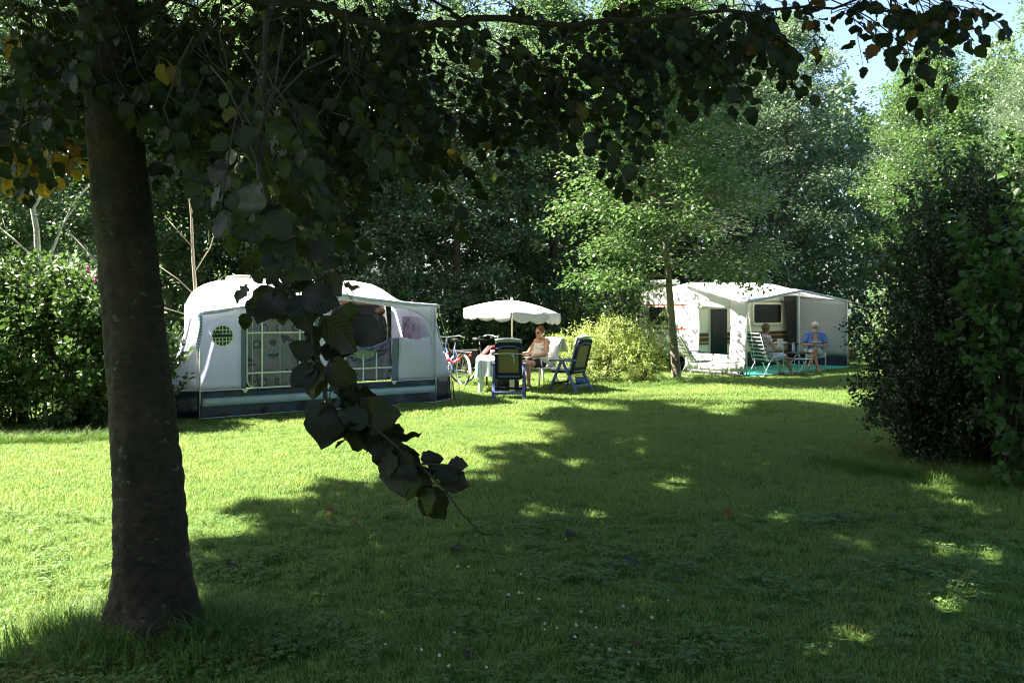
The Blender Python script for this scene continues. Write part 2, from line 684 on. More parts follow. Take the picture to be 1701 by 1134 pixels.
def tree_meshes(seed, H, r0, h0, rad, n1=26, per=110, leaf=0.085, T=T_SIMPLE, up=0.35, prof=None, spread=0.2, fill=6, lean=(0, 0), bark=None, lmat=None, wob=0.25, keep=None):
    """A tapered trunk with limbs (wood) and leaves in sprays along the outer limbs (crown)."""
    rg = np.random.default_rng(seed)
    prof = prof or (lambda t: max(0.22, math.sin(PI * min(1, 0.18 + 0.80 * t)) ** 0.8))
    W = MB()
    tr = []
    for i in range(9):
        t = i / 8
        tr.append(Vector((lean[0] * t + rg.normal() * wob * 0.3 * t, lean[1] * t + rg.normal() * wob * 0.3 * t, H * 0.96 * t)))
    W.tube([tr[0] - Vector((0, 0, 0.1))] + tr, [r0 * 1.45] + [r0 * max(0.06, (1 - i / 8.3)) * (1.15 if i == 0 else 1) for i in range(9)], 9)

    def trunk_at(z):
        t = np.clip(z / (H * 0.96) * 8, 0, 7.999)
        i = int(t)
        return tr[i].lerp(tr[i + 1], t - i)
    P, D = [], []
    az = rg.uniform(0, 6.28)
    for i in range(n1):
        t = (i + 0.5) / n1
        z = h0 + (H - h0) * t ** 0.95
        az += 2.4 + rg.normal() * 0.3
        Ln = rad * prof(t) * rg.uniform(0.72, 1.18)
        el = up + 0.65 * t + rg.normal() * 0.12
        d = Vector((math.cos(az) * math.cos(el), math.sin(az) * math.cos(el), math.sin(el)))
        b0 = trunk_at(z * 0.93)
        pts = []
        for k in range(6):
            s = k / 5
            q = b0 + d * (Ln * s) + Vector((0, 0, -0.16 * Ln * s * s)) + Vector(rg.normal(size=3) * 0.05 * Ln * s)
            pts.append(q)
        rb = r0 * 0.34 * (1 - 0.6 * t)
        W.tube(pts, [rb * (1 - 0.85 * k / 5) for k in range(6)], 5, cap=False)
        for k in range(fill):
            s = 0.22 + 0.78 * (k + rg.uniform(0.1, 0.9)) / fill
            j = min(4, int(s * 5))
            q0 = pts[j].lerp(pts[j + 1], s * 5 - j)
            a2 = az + (1 if k % 2 else -1) * rg.uniform(0.45, 1.25)
            e2 = rg.normal() * 0.25 + 0.12
            d2 = Vector((math.cos(a2) * math.cos(e2), math.sin(a2) * math.cos(e2), math.sin(e2)))
            L2 = Ln * (0.62 - 0.34 * s) * rg.uniform(0.7, 1.3) + 0.12
            q1 = q0 + d2 * L2 + Vector((0, 0, -0.10 * L2))
            W.tube([q0, q0.lerp(q1, 0.5) + Vector((0, 0, 0.04 * L2)), q1], [rb * 0.4 * (1 - 0.6 * s) + 0.003, rb * 0.2 + 0.002, 0.003], 3, cap=False)
            n = int(per * (0.45 + L2 / max(rad, 0.1) * 1.6) * rg.uniform(0.6, 1.35))
            # leaves gather in little sprays along the side limb
            ns = max(3, n // 9)
            c = rg.uniform(0.1, 1.1, ns)
            cc = np.array(q0)[None] + (np.array(q1 - q0))[None] * c[:, None] + rg.normal(size=(ns, 3)) * np.array([1, 1, 0.55]) * (spread * (0.5 + 0.6 * L2))
            pick = rg.integers(0, ns, n)
            off = rg.normal(size=(n, 3)) * np.array([1, 1, 0.6]) * (leaf * 1.35)
            P.append(cc[pick] + off)
            o = off * 1.2 + np.array(d2)[None] * 0.05
            D.append(o + rg.normal(size=(n, 3)) * leaf * 0.4 + np.array([0, 0, -0.035]))
    P = np.concatenate(P)
    D = np.concatenate(D)
    if keep is not None:
        ok = keep(P)
        P, D = P[ok], D[ok]
    n = len(P)
    N = np.array([0, 0, 1.0])[None] + rg.normal(size=(n, 3)) * 0.45
    L = leaf * rg.uniform(0.65, 1.25, n)
    V, Fc = leaf_cloud(P, D, N, L, T)
    wood = W.mesh('trunk', bark or M['bark2'], True)
    crown = fast_mesh('crown', V, Fc, lmat, False)
    return wood, crown


def shrub_meshes(seed, lobes, n, leaf, T, lmat, bark, shell=0.35, upright=0.3, stems=14):
    """Leaves packed in the outer layer of uneven lobes, on thin stems. lobes: (cx, cy, cz, rx, ry, rz)."""
    rg = np.random.default_rng(seed)
    W = MB()
    vol = np.array([l[3] * l[4] * l[5] for l in lobes]) ** (2 / 3)
    cnt = (vol / vol.sum() * n).astype(int)
    Ps, Ds = [], []
    for (cx, cy, cz, rx, ry, rz), m in zip(lobes, cnt):
        ns = max(6, m // 16)
        d = unit(rg.normal(size=(ns, 3)))
        # a lumpy outline
        lump = 1 + 0.14 * np.sin(d[:, 0] * 7 + seed) * np.sin(d[:, 1] * 6 + 1.3 * seed) + 0.10 * np.sin(d[:, 2] * 9 + d[:, 0] * 5)
        r = (1 - shell * rg.random(ns) ** 1.6) * lump * np.where(rg.random(ns) < 0.08, 1.13, 1.0)
        c = np.array([cx, cy, cz]) + d * r[:, None] * np.array([rx, ry, rz])
        pick = rg.integers(0, ns, m)
        # each spray is a shoot: leaves strung along a short axis
        ax = unit(d + np.array([0, 0, upright]) + rg.normal(size=(ns, 3)) * 0.45)
        s = rg.uniform(-2.2, 2.2, m) * leaf
        off = rg.normal(size=(m, 3)) * leaf * 0.45
        Ps.append(c[pick] + ax[pick] * s[:, None] + off)
        Ds.append(ax[pick] * 0.6 + unit(rg.normal(size=(m, 3))) * 0.9 + np.array([0, 0, -0.15]))
        for k in range(0, ns, max(1, ns // stems)):
            b = Vector((cx + rg.normal() * 0.12 * rx, cy + rg.normal() * 0.12 * ry, 0.0))
            e = Vector(c[k])
            mid = b.lerp(e, 0.5) + Vector((0, 0, 0.12 * (e - b).length))
            W.tube([b, mid, e], [0.014, 0.009, 0.004], 4, cap=False)
    P = np.concatenate(Ps)
    D = np.concatenate(Ds)
    ok = P[:, 2] > 0.03
    P, D = P[ok], D[ok]
    n = len(P)
    N = np.array([0, 0, 0.9])[None] + rg.normal(size=(n, 3)) * 0.6
    L = leaf * rg.uniform(0.6, 1.3, n)
    V, Fc = leaf_cloud(P, D, N, L, T)
    return W.mesh('stem', bark, True), fast_mesh('foliage', V, Fc, lmat, False)


GREEN_A = [(0.0, (0.030, 0.070, 0.028)), (0.4, (0.070, 0.135, 0.060)), (0.8, (0.125, 0.20, 0.10)), (1.0, (0.22, 0.27, 0.16))]
GREEN_B = [(0.0, (0.042, 0.085, 0.044)), (0.5, (0.10, 0.165, 0.095)), (1.0, (0.23, 0.28, 0.19))]
GREEN_C = [(0.0, (0.042, 0.095, 0.026)), (0.5, (0.068, 0.145, 0.040)), (0.95, (0.105, 0.18, 0.060)), (1.0, (0.18, 0.19, 0.06))]
M['leaf_a'] = leaf_mat('dark tree leaf', GREEN_A, (0.20, 0.33, 0.10), 0.34, 0.26, 1.0)
M['leaf_b'] = leaf_mat('grey green tree leaf', GREEN_B, (0.21, 0.33, 0.13), 0.34, 0.26, 1.0)
M['leaf_c'] = leaf_mat('light tree leaf', GREEN_C, (0.20, 0.35, 0.08), 0.34, 0.30, 0.8)
M['leaf_hedge'] = leaf_mat('hedge leaf', [(0.0, (0.025, 0.055, 0.014)), (0.6, (0.055, 0.105, 0.026)), (1.0, (0.13, 0.18, 0.05))], (0.12, 0.22, 0.04), 0.26, 0.42, 0.5)
M['leaf_dark'] = leaf_mat('small dark shrub leaf', [(0.0, (0.020, 0.036, 0.016)), (0.7, (0.034, 0.058, 0.024)), (1.0, (0.07, 0.10, 0.04))], (0.07, 0.12, 0.03), 0.2, 0.40, 0.5)
M['leaf_shoot'] = leaf_mat('broad shrub leaf', [(0.0, (0.030, 0.070, 0.018)), (0.6, (0.050, 0.110, 0.026)), (0.97, (0.07, 0.14, 0.04)), (1.0, (0.09, 0.16, 0.05))], (0.12, 0.24, 0.05), 0.3, 0.5, 0.3)
M['leaf_golden'] = leaf_mat('golden variegated leaf', [(0.0, (0.16, 0.26, 0.05)), (0.5, (0.32, 0.40, 0.11)), (1.0, (0.52, 0.55, 0.25))], (0.40, 0.50, 0.10), 0.35, 0.45, 0.4)
M['leaf_far'] = leaf_mat('far wood leaf', GREEN_A, (0.08, 0.14, 0.03), 0.2, 0.5, 0.4)

# ------------------------------------------------------------------ grass
def tuft(seed, n, r, h, w, lean):
    rg = np.random.default_rng(seed)
    V, Fq, Ft = [], [], []
    for i in range(n):
        a = rg.uniform(0, 6.28)
        q = r * math.sqrt(rg.random())
        x, y = q * math.cos(a), q * math.sin(a)
        hh = h * rg.uniform(0.5, 1.15)
        b = rg.uniform(0, 6.28)
        ln = hh * lean * rg.uniform(0.2, 1.3)
        dx, dy = math.cos(b), math.sin(b)
        sx, sy = -dy * w * rg.uniform(0.7, 1.2), dx * w
        o = len(V)
        V += [(x - sx, y - sy, -0.006), (x + sx, y + sy, -0.006),
              (x + dx * ln * 0.35 - sx * 0.8, y + dy * ln * 0.35 - sy * 0.8, hh * 0.6), (x + dx * ln * 0.35 + sx * 0.8, y + dy * ln * 0.35 + sy * 0.8, hh * 0.6),
              (x + dx * ln, y + dy * ln, hh * rg.uniform(0.8, 1.0))]
        Fq.append((o, o + 1, o + 3, o + 2))
        Ft.append((o + 2, o + 3, o + 4))
    return np.array(V), [np.array(Fq), np.array(Ft)]


def clover(seed, n, r):
    rg = np.random.default_rng(seed)
    P, D = [], []
    for i in range(n):
        a = rg.uniform(0, 6.28)
        q = r * math.sqrt(rg.random())
        c = np.array([q * math.cos(a), q * math.sin(a), rg.uniform(0.02, 0.05)])
        b = rg.uniform(0, 6.28)
        for k in range(3):
            e = b + k * 2.094
            P.append(c)
            D.append([math.cos(e), math.sin(e), rg.uniform(-0.25, 0.15)])
    P, D = np.array(P), np.array(D)
    N = np.array([0, 0, 1.0]) + rg.normal(size=P.shape) * 0.2
    T = (np.array([[0, 0, 0], [0.6, 0.42, 0.05], [1, 0.2, 0], [1, -0.2, 0], [0.6, -0.42, 0.05]]), np.array([[0, 4, 3], [0, 3, 2], [0, 2, 1]]))
    return leaf_cloud(P, D, N, np.full(len(P), 0.017) * rg.uniform(0.7, 1.3, len(P)), T)


def scatter_object(name, P, sources, label, cat, seed, smin, smax):
    """Points as a mesh; a node group sets one of the source tufts on each."""
    me = bpy.data.meshes.new(name)
    me.vertices.add(len(P))
    me.vertices.foreach_set('co', np.asarray(P, np.float32).ravel())
    for s in sources:
        pass
    me.update()
    o = put(name, me)
    tag(o, label, cat, kind='stuff')
    col = bpy.data.collections.new(name + '_source')
    for s in sources:
        col.objects.link(s)
    g = bpy.data.node_groups.new(name, 'GeometryNodeTree')
    g.interface.new_socket('Geometry', in_out='INPUT', socket_type='NodeSocketGeometry')
    g.interface.new_socket('Geometry', in_out='OUTPUT', socket_type='NodeSocketGeometry')
    gi = g.nodes.new('NodeGroupInput')
    go = g.nodes.new('NodeGroupOutput')
    ci = g.nodes.new('GeometryNodeCollectionInfo')
    ci.inputs['Collection'].default_value = col
    ci.inputs['Separate Children'].default_value = True
    ci.inputs['Reset Children'].default_value = True
    ip = g.nodes.new('GeometryNodeInstanceOnPoints')
    ip.inputs['Pick Instance'].default_value = True
    ri = g.nodes.new('FunctionNodeRandomValue')
    ri.data_type = 'INT'
    ri.inputs[4].default_value = 0
    ri.inputs[5].default_value = len(sources) - 1
    ri.inputs['Seed'].default_value = seed
    rr = g.nodes.new('FunctionNodeRandomValue')
    rr.data_type = 'FLOAT_VECTOR'
    rr.inputs[0].default_value = (-0.12, -0.12, 0)
    rr.inputs[1].default_value = (0.12, 0.12, 6.283)
    rr.inputs['Seed'].default_value = seed + 1
    rs = g.nodes.new('FunctionNodeRandomValue')
    rs.data_type = 'FLOAT'
    rs.inputs[2].default_value = smin
    rs.inputs[3].default_value = smax
    rs.inputs['Seed'].default_value = seed + 2
    lk = g.links.new
    lk(gi.outputs[0], ip.inputs['Points'])
    lk(ci.outputs[0], ip.inputs['Instance'])
    lk(ri.outputs[2], ip.inputs['Instance Index'])
    lk(rr.outputs[0], ip.inputs['Rotation'])
    lk(rs.outputs[1], ip.inputs['Scale'])
    lk(ip.outputs[0], go.inputs[0])
    md = o.modifiers.new('scatter', 'NODES')
    md.node_group = g
    return o


def src(name, VF, mat):
    return bpy.data.objects.new(name, fast_mesh(name, VF[0], VF[1], mat))


def field(y0, y1, dens, rg, mx=1.3):
    """Even points over the visible part of the lawn between two distances, with some to spare at the sides."""
    A = (0.64 * (y0 + y1) + 2 * mx) * (y1 - y0)
    n = int(A * dens)
    y = rg.uniform(y0, y1, int(n * 1.3))
    x = rg.uniform(-1, 1, len(y)) * (0.64 * y1 + mx)
    ok = np.abs(x) < 0.64 * y + mx
    x, y = x[ok], y[ok]
    return np.stack([x, y, gz(x, y)], 1)


def clump_noise(x, y):
    return 0.5 + 0.25 * np.sin(x * 2.1 + 1.3 * np.sin(y * 1.7)) + 0.25 * np.sin(y * 2.7 + 1.1 * np.sin(x * 1.9 + 2))


CLEAR = []          # discs (x, y, r) kept free of grass: sheets and tents


def cleared(P):
    ok = np.ones(len(P), bool)
    # under the left awning and under the green groundsheet
    for (ox, oy, ux, uy, L, v0, v1) in ((-4.63, 12.3, 0.82, 0.57, 4.2, -0.02, 4.6), (5.71, 20.35, 0.745, 0.666, 5.2, -0.35, 4.0)):
        u = (P[:, 0] - ox) * ux + (P[:, 1] - oy) * uy
        v = -(P[:, 0] - ox) * uy + (P[:, 1] - oy) * ux
        ok &= ~((u > -0.05) & (u < L) & (v > v0) & (v < v1))
    return P[ok]


rg = np.random.default_rng(11)
S1 = [src('grass_tuft', tuft(20 + k, 28, 0.055, 0.040, 0.0015, 1.1), M['grass']) for k in range(5)]
S1c = [src('clover_tuft', clover(40 + k, 12, 0.07), M['clover']) for k in range(3)]
S2 = [src('grass_tuft_mid', tuft(50 + k, 30, 0.09, 0.045, 0.0024, 1.1), M['grass']) for k in range(5)]
S3 = [src('grass_tuft_far', tuft(60 + k, 30, 0.16, 0.050, 0.0046, 1.1), M['grass']) for k in range(5)]
near = field(2.0, 6.5, 330, rg)
cn = clump_noise(near[:, 0] * 1.5, near[:, 1] * 1.5)
is_c = rg.random(len(near)) < np.clip((cn - 0.5) * 0.8, 0.08, 0.30)
scatter_object('lawn_grass', near[~is_c], S1, 'short mown grass near the viewer', 'grass', 1, 0.7, 1.25)
scatter_object('lawn_clover', near[is_c], S1c, 'low clover leaves growing among the near grass', 'clover', 4, 0.8, 1.35)
scatter_object('lawn_grass', cleared(field(6.5, 12.5, 210, rg)), S2, 'mown grass in the middle of the field', 'grass', 7, 0.7, 1.25)
scatter_object('lawn_grass', cleared(field(12.5, 26, 85, rg)), S3, 'mown grass around the tents and chairs', 'grass', 9, 0.7, 1.2)
# long grass left standing at the foot of the tree and along the shrubs
S4 = [src('long_grass_tuft', tuft(70 + k, 20, 0.06, 0.14, 0.0022, 1.2), M['tallgrass']) for k in range(4)]
a = rg.uniform(0, 6.28, 300)
q = 0.17 + np.abs(rg.normal(0, 0.2, 300))
tx, ty = -1.79 + q * np.cos(a) * 1.25 + 0.22 * (rg.random(300) - 0.2), 4.12 + q * np.sin(a) * 0.8 - 0.05
P = [np.stack([tx, ty, gz(tx, ty)], 1)]
for (cx, cy, rx, ry, n) in ((5.3, 8.9, 2.0, 1.5, 500), (-6.3, 11.0, 1.7, 1.0, 420), (2.2, 18.2, 1.3, 0.8, 160), (4.0, 19.8, 0.5, 0.4, 40)):
    a = rg.uniform(PI, 2 * PI, n)
    k = 1 + rg.normal(0, 0.07, n)
    x, y = cx + rx * k * np.cos(a), cy + ry * k * np.sin(a)
    P.append(np.stack([x, y, gz(x, y)], 1))
scatter_object('long_grass', np.concatenate(P), S4, 'long uncut grass round the tree foot and shrubs', 'grass', 13, 0.6, 1.3)

# ------------------------------------------------------------------ the wood behind the camp
def make_kind(seed, **k):
    return tree_meshes(seed, **k)


KINDS = [
    make_kind(101, H=15, r0=0.20, h0=2.4, rad=3.2, n1=36, per=190, leaf=0.115, lmat=M['leaf_a'], spread=0.24, fill=7),
    make_kind(102, H=13, r0=0.17, h0=1.8, rad=3.0, n1=34, per=190, leaf=0.108, lmat=M['leaf_b'], spread=0.24, fill=7),
    make_kind(103, H=14, r0=0.16, h0=3.0, rad=2.9, n1=34, per=180, leaf=0.11, lmat=M['leaf_c'], spread=0.22, fill=7),
    make_kind(104, H=12, r0=0.15, h0=1.2, rad=2.8, n1=34, per=200, leaf=0.105, lmat=M['leaf_b'], T=T_NARROW, spread=0.26, fill=7),
]
KNAME = ['broadleaf_tree', 'grey_leaved_tree', 'light_leaved_tree', 'willow_tree']


def forest_tree(kind, x, y, s, rz, label):
    w, c = KINDS[kind]
    t = thing(KNAME[kind], label, 'tree', (x, y, 0), rz, 'trees of the wood behind the camp')
    hgt = (11.0 if y < 25.5 else 12.8 if y < 29.5 else 13.6) if x < 9.5 else None
    t.scale = (s, s, hgt / (15, 13, 14, 12)[kind] if hgt else s)
    put('trunk', w, t)
    put('crown', c, t)
    return t


ft = [
    (0, -13.2, 21.0, 0.85, 0.3, 'tall dark tree standing behind the white-barked young tree at far left'),
    (1, -10.4, 23.2, 1.0, 1.9, 'grey-green tree rising left of the left caravan roof'),
    (0, -7.4, 24.2, 0.95, 3.9, 'dark broadleaf tree behind the left end of the left caravan'),
    (3, -4.9, 24.4, 0.98, 0.6, 'narrow-leaved tree behind the right end of the left caravan'),
    (1, -1.7, 25.2, 1.0, 4.7, 'grey-green tree directly behind the white parasol'),
    (0, 1.4, 28.2, 1.05, 5.6, 'dark tree between the parasol and the pale-trunked young tree'),
    (2, 4.6, 30.2, 1.05, 2.2, 'light green tree behind the left end of the right caravan'),
    (3, 8.0, 30.6, 1.0, 1.1, 'narrow-leaved tree behind the middle of the right caravan'),
    (1, 10.0, 30.0, 1.0, 3.3, 'grey-green tree behind the right end of the right awning'),
    (2, 13.2, 26.2, 0.76, 0.9, 'light green tree just right of the right awning below the open sky'),
    (3, 14.2, 22.6, 0.72, 5.0, 'narrow-leaved tree at the right edge behind the dark shrub'),
    (0, 16.8, 25.5, 0.84, 2.7, 'dark tall tree at the far right edge beside the open sky'),
    (0, -16.5, 24.5, 1.0, 1.2, 'large dark tree at the left edge behind the hedge'),
    (0, -9.0, 27.6, 1.15, 2.8, 'tall dark tree in the second row behind the left caravan'),
    (0, -4.2, 28.6, 1.15, 4.4, 'tall dark tree in the second row left of the parasol'),
    (0, 3.4, 33.4, 1.2, 0.1, 'tall dark tree in the second row right of the parasol'),
]
for a in ft:
    forest_tree(*a)
for (k, x, y, s, rz) in ((0, -18, 27, 1.2, 0.5), (0, -12.5, 30.5, 1.2, 2.0), (0, -5.5, 30.5, 1.2, 3.1), (0, 0.5, 31.5, 1.2, 5.1), (0, 7.0, 35, 1.1, 1.7), (1, 11.0, 34, 0.82, 4.0), (0, -15.5, 33, 1.3, 4.4), (1, 15.5, 33, 0.76, 0.4), (1, 20.5, 31, 0.9, 2.4)):
    w, c = KINDS[k]
    t = thing(KNAME[k], 'deep shaded tree far back in the wood, seen only between nearer crowns', 'tree', (x, y, 0), rz, 'deep trees of the wood')
    t.scale = (s, s, s)
    put('trunk', w, t)
    put('crown', c, t)

# undergrowth at the edge of the wood, and the closed mass of leaves deep inside it
UNDER = [shrub_meshes(201, [(0, 0, 0.9, 1.5, 1.1, 1.1), (0.9, 0.3, 0.7, 1.0, 0.9, 0.9), (-0.9, 0.2, 1.2, 0.9, 0.8, 1.0)], 9000, 0.10, T_SIMPLE, M['leaf_a'], M['twig']),
         shrub_meshes(202, [(0, 0, 1.2, 1.3, 1.0, 1.4), (0.8, 0.2, 0.8, 1.0, 0.9, 0.9)], 8000, 0.10, T_NARROW, M['leaf_hedge'], M['twig'])]
ug = np.random.default_rng(5)
ul = ['left of the left caravan', 'behind the left end of the left caravan', 'behind the middle of the left caravan', 'behind the right end of the left caravan', 'behind the bicycles', 'behind the parasol pole',
      'behind the woman in the white top', 'behind the golden shrub', 'right of the golden shrub', 'behind the left end of the right caravan', 'behind the right caravan middle', 'behind the right caravan end', 'right of the right awning', 'at the right edge behind the dark shrub', 'at the left edge behind the hedge']
up = [(-8.3, 15.5), (-8.2, 21.5), (-6.0, 23.4), (-3.8, 23.8), (-2.2, 24.2), (-0.2, 24.6), (1.8, 24.8), (2.6, 23.2), (0.8, 26.2), (4.6, 26.6), (6.4, 27.2), (8.6, 28.2), (11.6, 24.6), (14.0, 21.8), (-10.2, 15.8)]
for i, ((x, y), lb) in enumerate(zip(up, ul)):
    w, c = UNDER[i % 2]
    t = thing('undergrowth_shrub', 'shaded undergrowth shrub ' + lb, 'shrub', (x, y, 0), ug.uniform(0, 6.28), 'undergrowth shrubs along the wood')
    s = ug.uniform(0.9, 1.25)
    t.scale = (s, s, s)
    put('stem', w, t)
    put('foliage', c, t)
n = 60000
fx = ug.uniform(-30, 30, n)
fy = 38 + 3 * ug.random(n) + 0.02 * np.abs(fx)
top = np.interp(fx, [-30, 6, 11, 14, 17, 22, 30], [16, 15, 14, 11.5, 11, 13, 14]) * (1 + 0.08 * np.sin(fx * 1.7) + 0.05 * np.sin(fx * 4.1))
fz = top * ug.random(n) ** 0.8
P = np.stack([fx, fy, fz], 1)
V, Fc = leaf_cloud(P, ug.normal(size=(n, 3)), ug.normal(size=(n, 3)) + np.array([0, -0.4, 0.7]), 0.42 * ug.uniform(0.6, 1.3, n), T_SIMPLE)
tag(put('far_wood', fast_mesh('far_wood', V, Fc, M['leaf_far'])), 'dense mass of leaves deep in the wood', 'wood', kind='stuff')

n = 26000  # unseen ring of leaves added round the field to block low skylight
k = ug.random(n)
per_ = k * 3
rx = np.where(per_ < 1, -19 - 2 * ug.random(n), np.where(per_ < 2, ug.uniform(-20, 18, n), 15.5 + 2 * ug.random(n)))
ry = np.where((per_ >= 1) & (per_ < 2), -13 - 2 * ug.random(n), ug.uniform(-14, 19, n))
rz_ = ug.random(n) ** 0.8 * 10 * (1 + 0.12 * np.sin(rx * 0.9 + ry * 0.8))
V, Fc = leaf_cloud(np.stack([rx, ry, rz_], 1), ug.normal(size=(n, 3)), ug.normal(size=(n, 3)) + np.array([0, 0, 0.7]), 0.55 * ug.uniform(0.6, 1.3, n), T_SIMPLE)
tag(put('unseen_wood', fast_mesh('unseen_wood', V, Fc, M['leaf_far'])), 'wood that closes the field on its other sides', 'wood', kind='stuff')

# ------------------------------------------------------------------ single trees and shrubs of the field
def clear_of_awning(P):
    """Leaves that would shade the right awning are thinned: its roof stands in full sun."""
    rg_ = np.random.default_rng(1)
    ok = np.ones(len(P), bool)
    for zt in (0.6, 1.3, 2.1):
        k = (P[:, 2] - zt) / math.tan(SUN_EL)
        x = P[:, 0] + 3.92 + TRAVEL.x * k - 5.71
        y = P[:, 1] + 19.75 + TRAVEL.y * k - 20.35
        u, v = x * 0.745 + y * 0.666, -x * 0.666 + y * 0.745
        ok &= ~((P[:, 2] > zt) & (u > -0.9) & (u < 5.5) & (v > -0.25) & (v < 2.2))
    return ok | (rg_.random(len(P)) < 0.10)


w, c = tree_meshes(301, keep=clear_of_awning, H=9.4, r0=0.105, h0=2.5, rad=2.15, n1=42, per=165, leaf=0.098, lmat=M['leaf_c'], bark=M['bark_pale'], T=T_SIMPLE, spread=0.24, fill=7, up=0.12, lean=(-0.9, -0.7), wob=0.1,
                   prof=lambda t: 1.0 if t < 0.45 else max(0.3, 1.0 - (t - 0.45) * 1.2))
t = thing('young_tree', 'young tree with pale mottled trunk in front of the right caravan', 'tree', (3.92, 19.75, 0))
put('trunk', w, t)
put('crown', c, t)

w, c = shrub_meshes(302, [(0, 0, 0.62, 1.15, 0.7, 0.72), (-0.75, 0.15, 0.55, 0.6, 0.6, 0.68), (0.7, 0.1, 0.55, 0.65, 0.6, 0.62), (0.1, 0.3, 0.95, 0.7, 0.5, 0.5)], 16000, 0.068, T_NARROW, M['leaf_golden'], M['twig'], upright=0.5)
t = thing('golden_shrub', 'low golden green shrub beside the blue garden chair', 'shrub', (2.2, 18.75, 0))
put('stem', w, t)
put('foliage', c, t)

w, c = shrub_meshes(303, [(0, 0, 1.0, 1.25, 0.9, 1.05), (-1.2, -0.1, 1.15, 1.1, 0.9, 1.15), (0.75, 0.2, 0.75, 0.75, 0.8, 0.85), (0.3, 0.1, 1.65, 0.8, 0.7, 0.6), (-0.7, 0.1, 1.85, 0.8, 0.7, 0.5), (-2.4, 0, 1.1, 1.0, 0.9, 1.2)], 36000, 0.07, T_OVAL, M['leaf_hedge'], M['twig'], upright=0.5)
t = thing('hedge_shrub', 'large sunlit shrub at the left edge behind the big trunk', 'shrub', (-6.25, 11.55, 0))
put('stem', w, t)
put('foliage', c, t)
M['pink'] = plain('pink petal', (0.55, 0.12, 0.32), 0.6, 0.2)
for (x, y, z) in ((-1.0, -0.3, 2.2), (0.55, -0.4, 2.12), (0.62, -0.33, 2.0), (-0.95, -0.5, 2.05)):
    fm = MB()
    for k in range(7):
        fm.ell((x + 0.014 * math.cos(k * 2.4) * (1 - k / 9), y + 0.014 * math.sin(k * 2.4), z + 0.014 * k), (0.018, 0.018, 0.014), 5, 3)
    fm.build('flower_spike', M['pink'], t)
w, c = shrub_meshes(304, [(0, 0, 0.6, 0.30, 0.4, 0.7)], 1800, 0.075, T_OVAL, M['leaf_hedge'], M['twig'], upright=0.5)
t = thing('small_shrub', 'small leafy shrub squeezed between the big trunk and the left awning', 'shrub', (-5.6, 13.35, 0))
put('stem', w, t)
put('foliage', c, t)

# the dark shrub at the right: small leaves in front, a broad-leaved one standing over it
w, c = shrub_meshes(305, [(-0.2, 0, 0.95, 1.25, 1.1, 1.1), (-0.75, 0.3, 1.35, 0.75, 0.8, 0.95), (0.9, -0.35, 0.95, 1.2, 1.0, 1.1), (0.2, 0.2, 1.9, 1.0, 0.9, 0.9), (-0.95, 0.15, 0.7, 0.6, 0.7, 0.6), (2.2, -0.2, 1.2, 1.2, 1.1, 1.3), (-0.15, 0.3, 2.5, 0.95, 0.9, 0.9), (1.1, 0.1, 2.5, 1.2, 1.0, 1.1)], 92000, 0.044, T_SIMPLE, M['leaf_dark'], M['twig'], shell=0.45, upright=0.3, stems=26)
t = thing('dark_shrub', 'large dark small-leaved shrub in shade at the right edge of the lawn', 'shrub', (5.38, 9.0, 0))
put('stem', w, t)
put('foliage', c, t)
w, c = shrub_meshes(306, [(0, 0, 1.7, 1.0, 0.9, 1.7), (0.7, 0.3, 2.3, 1.0, 0.9, 1.3), (-0.5, 0.3, 2.2, 0.7, 0.7, 1.0), (0.3, 0.1, 2.9, 0.8, 0.8, 0.8), (1.4, 0.2, 2.6, 0.9, 0.8, 1.1)], 30000, 0.072, T_OVAL, M['leaf_shoot'], M['twig'], shell=0.5, upright=0.8, stems=16)
t = thing('broad_leaved_shrub', 'tall shrub with broad leaves and upright shoots behind the dark shrub', 'shrub', (5.75, 9.9, 0))
put('stem', w, t)
put('foliage', c, t)
w, c = shrub_meshes(307, [(0, 0, 1.2, 0.55, 0.5, 1.2), (0.4, 0, 0.8, 0.5, 0.5, 0.8), (0.2, 0.3, 2.0, 0.5, 0.5, 0.8)], 2600, 0.10, T_OVAL, M['leaf_shoot'], M['twig'], shell=0.6, upright=0.6, stems=10)
t = thing('broad_leaved_shrub', 'broad-leaved sprays growing through the front of the dark shrub', 'shrub', (4.75, 7.75, 0))
put('stem', w, t)
put('foliage', c, t)
w, c = shrub_meshes(308, [(0, 0, 0.9, 0.7, 0.7, 1.0), (0.5, 0.3, 1.4, 0.7, 0.7, 0.9)], 5000, 0.085, T_OVAL, M['leaf_hedge'], M['twig'], upright=0.6)
t = thing('light_shrub', 'sunlit green shrub between the right awning and the dark shrub', 'shrub', (9.9, 21.2, 0))
put('stem', w, t)
put('foliage', c, t)


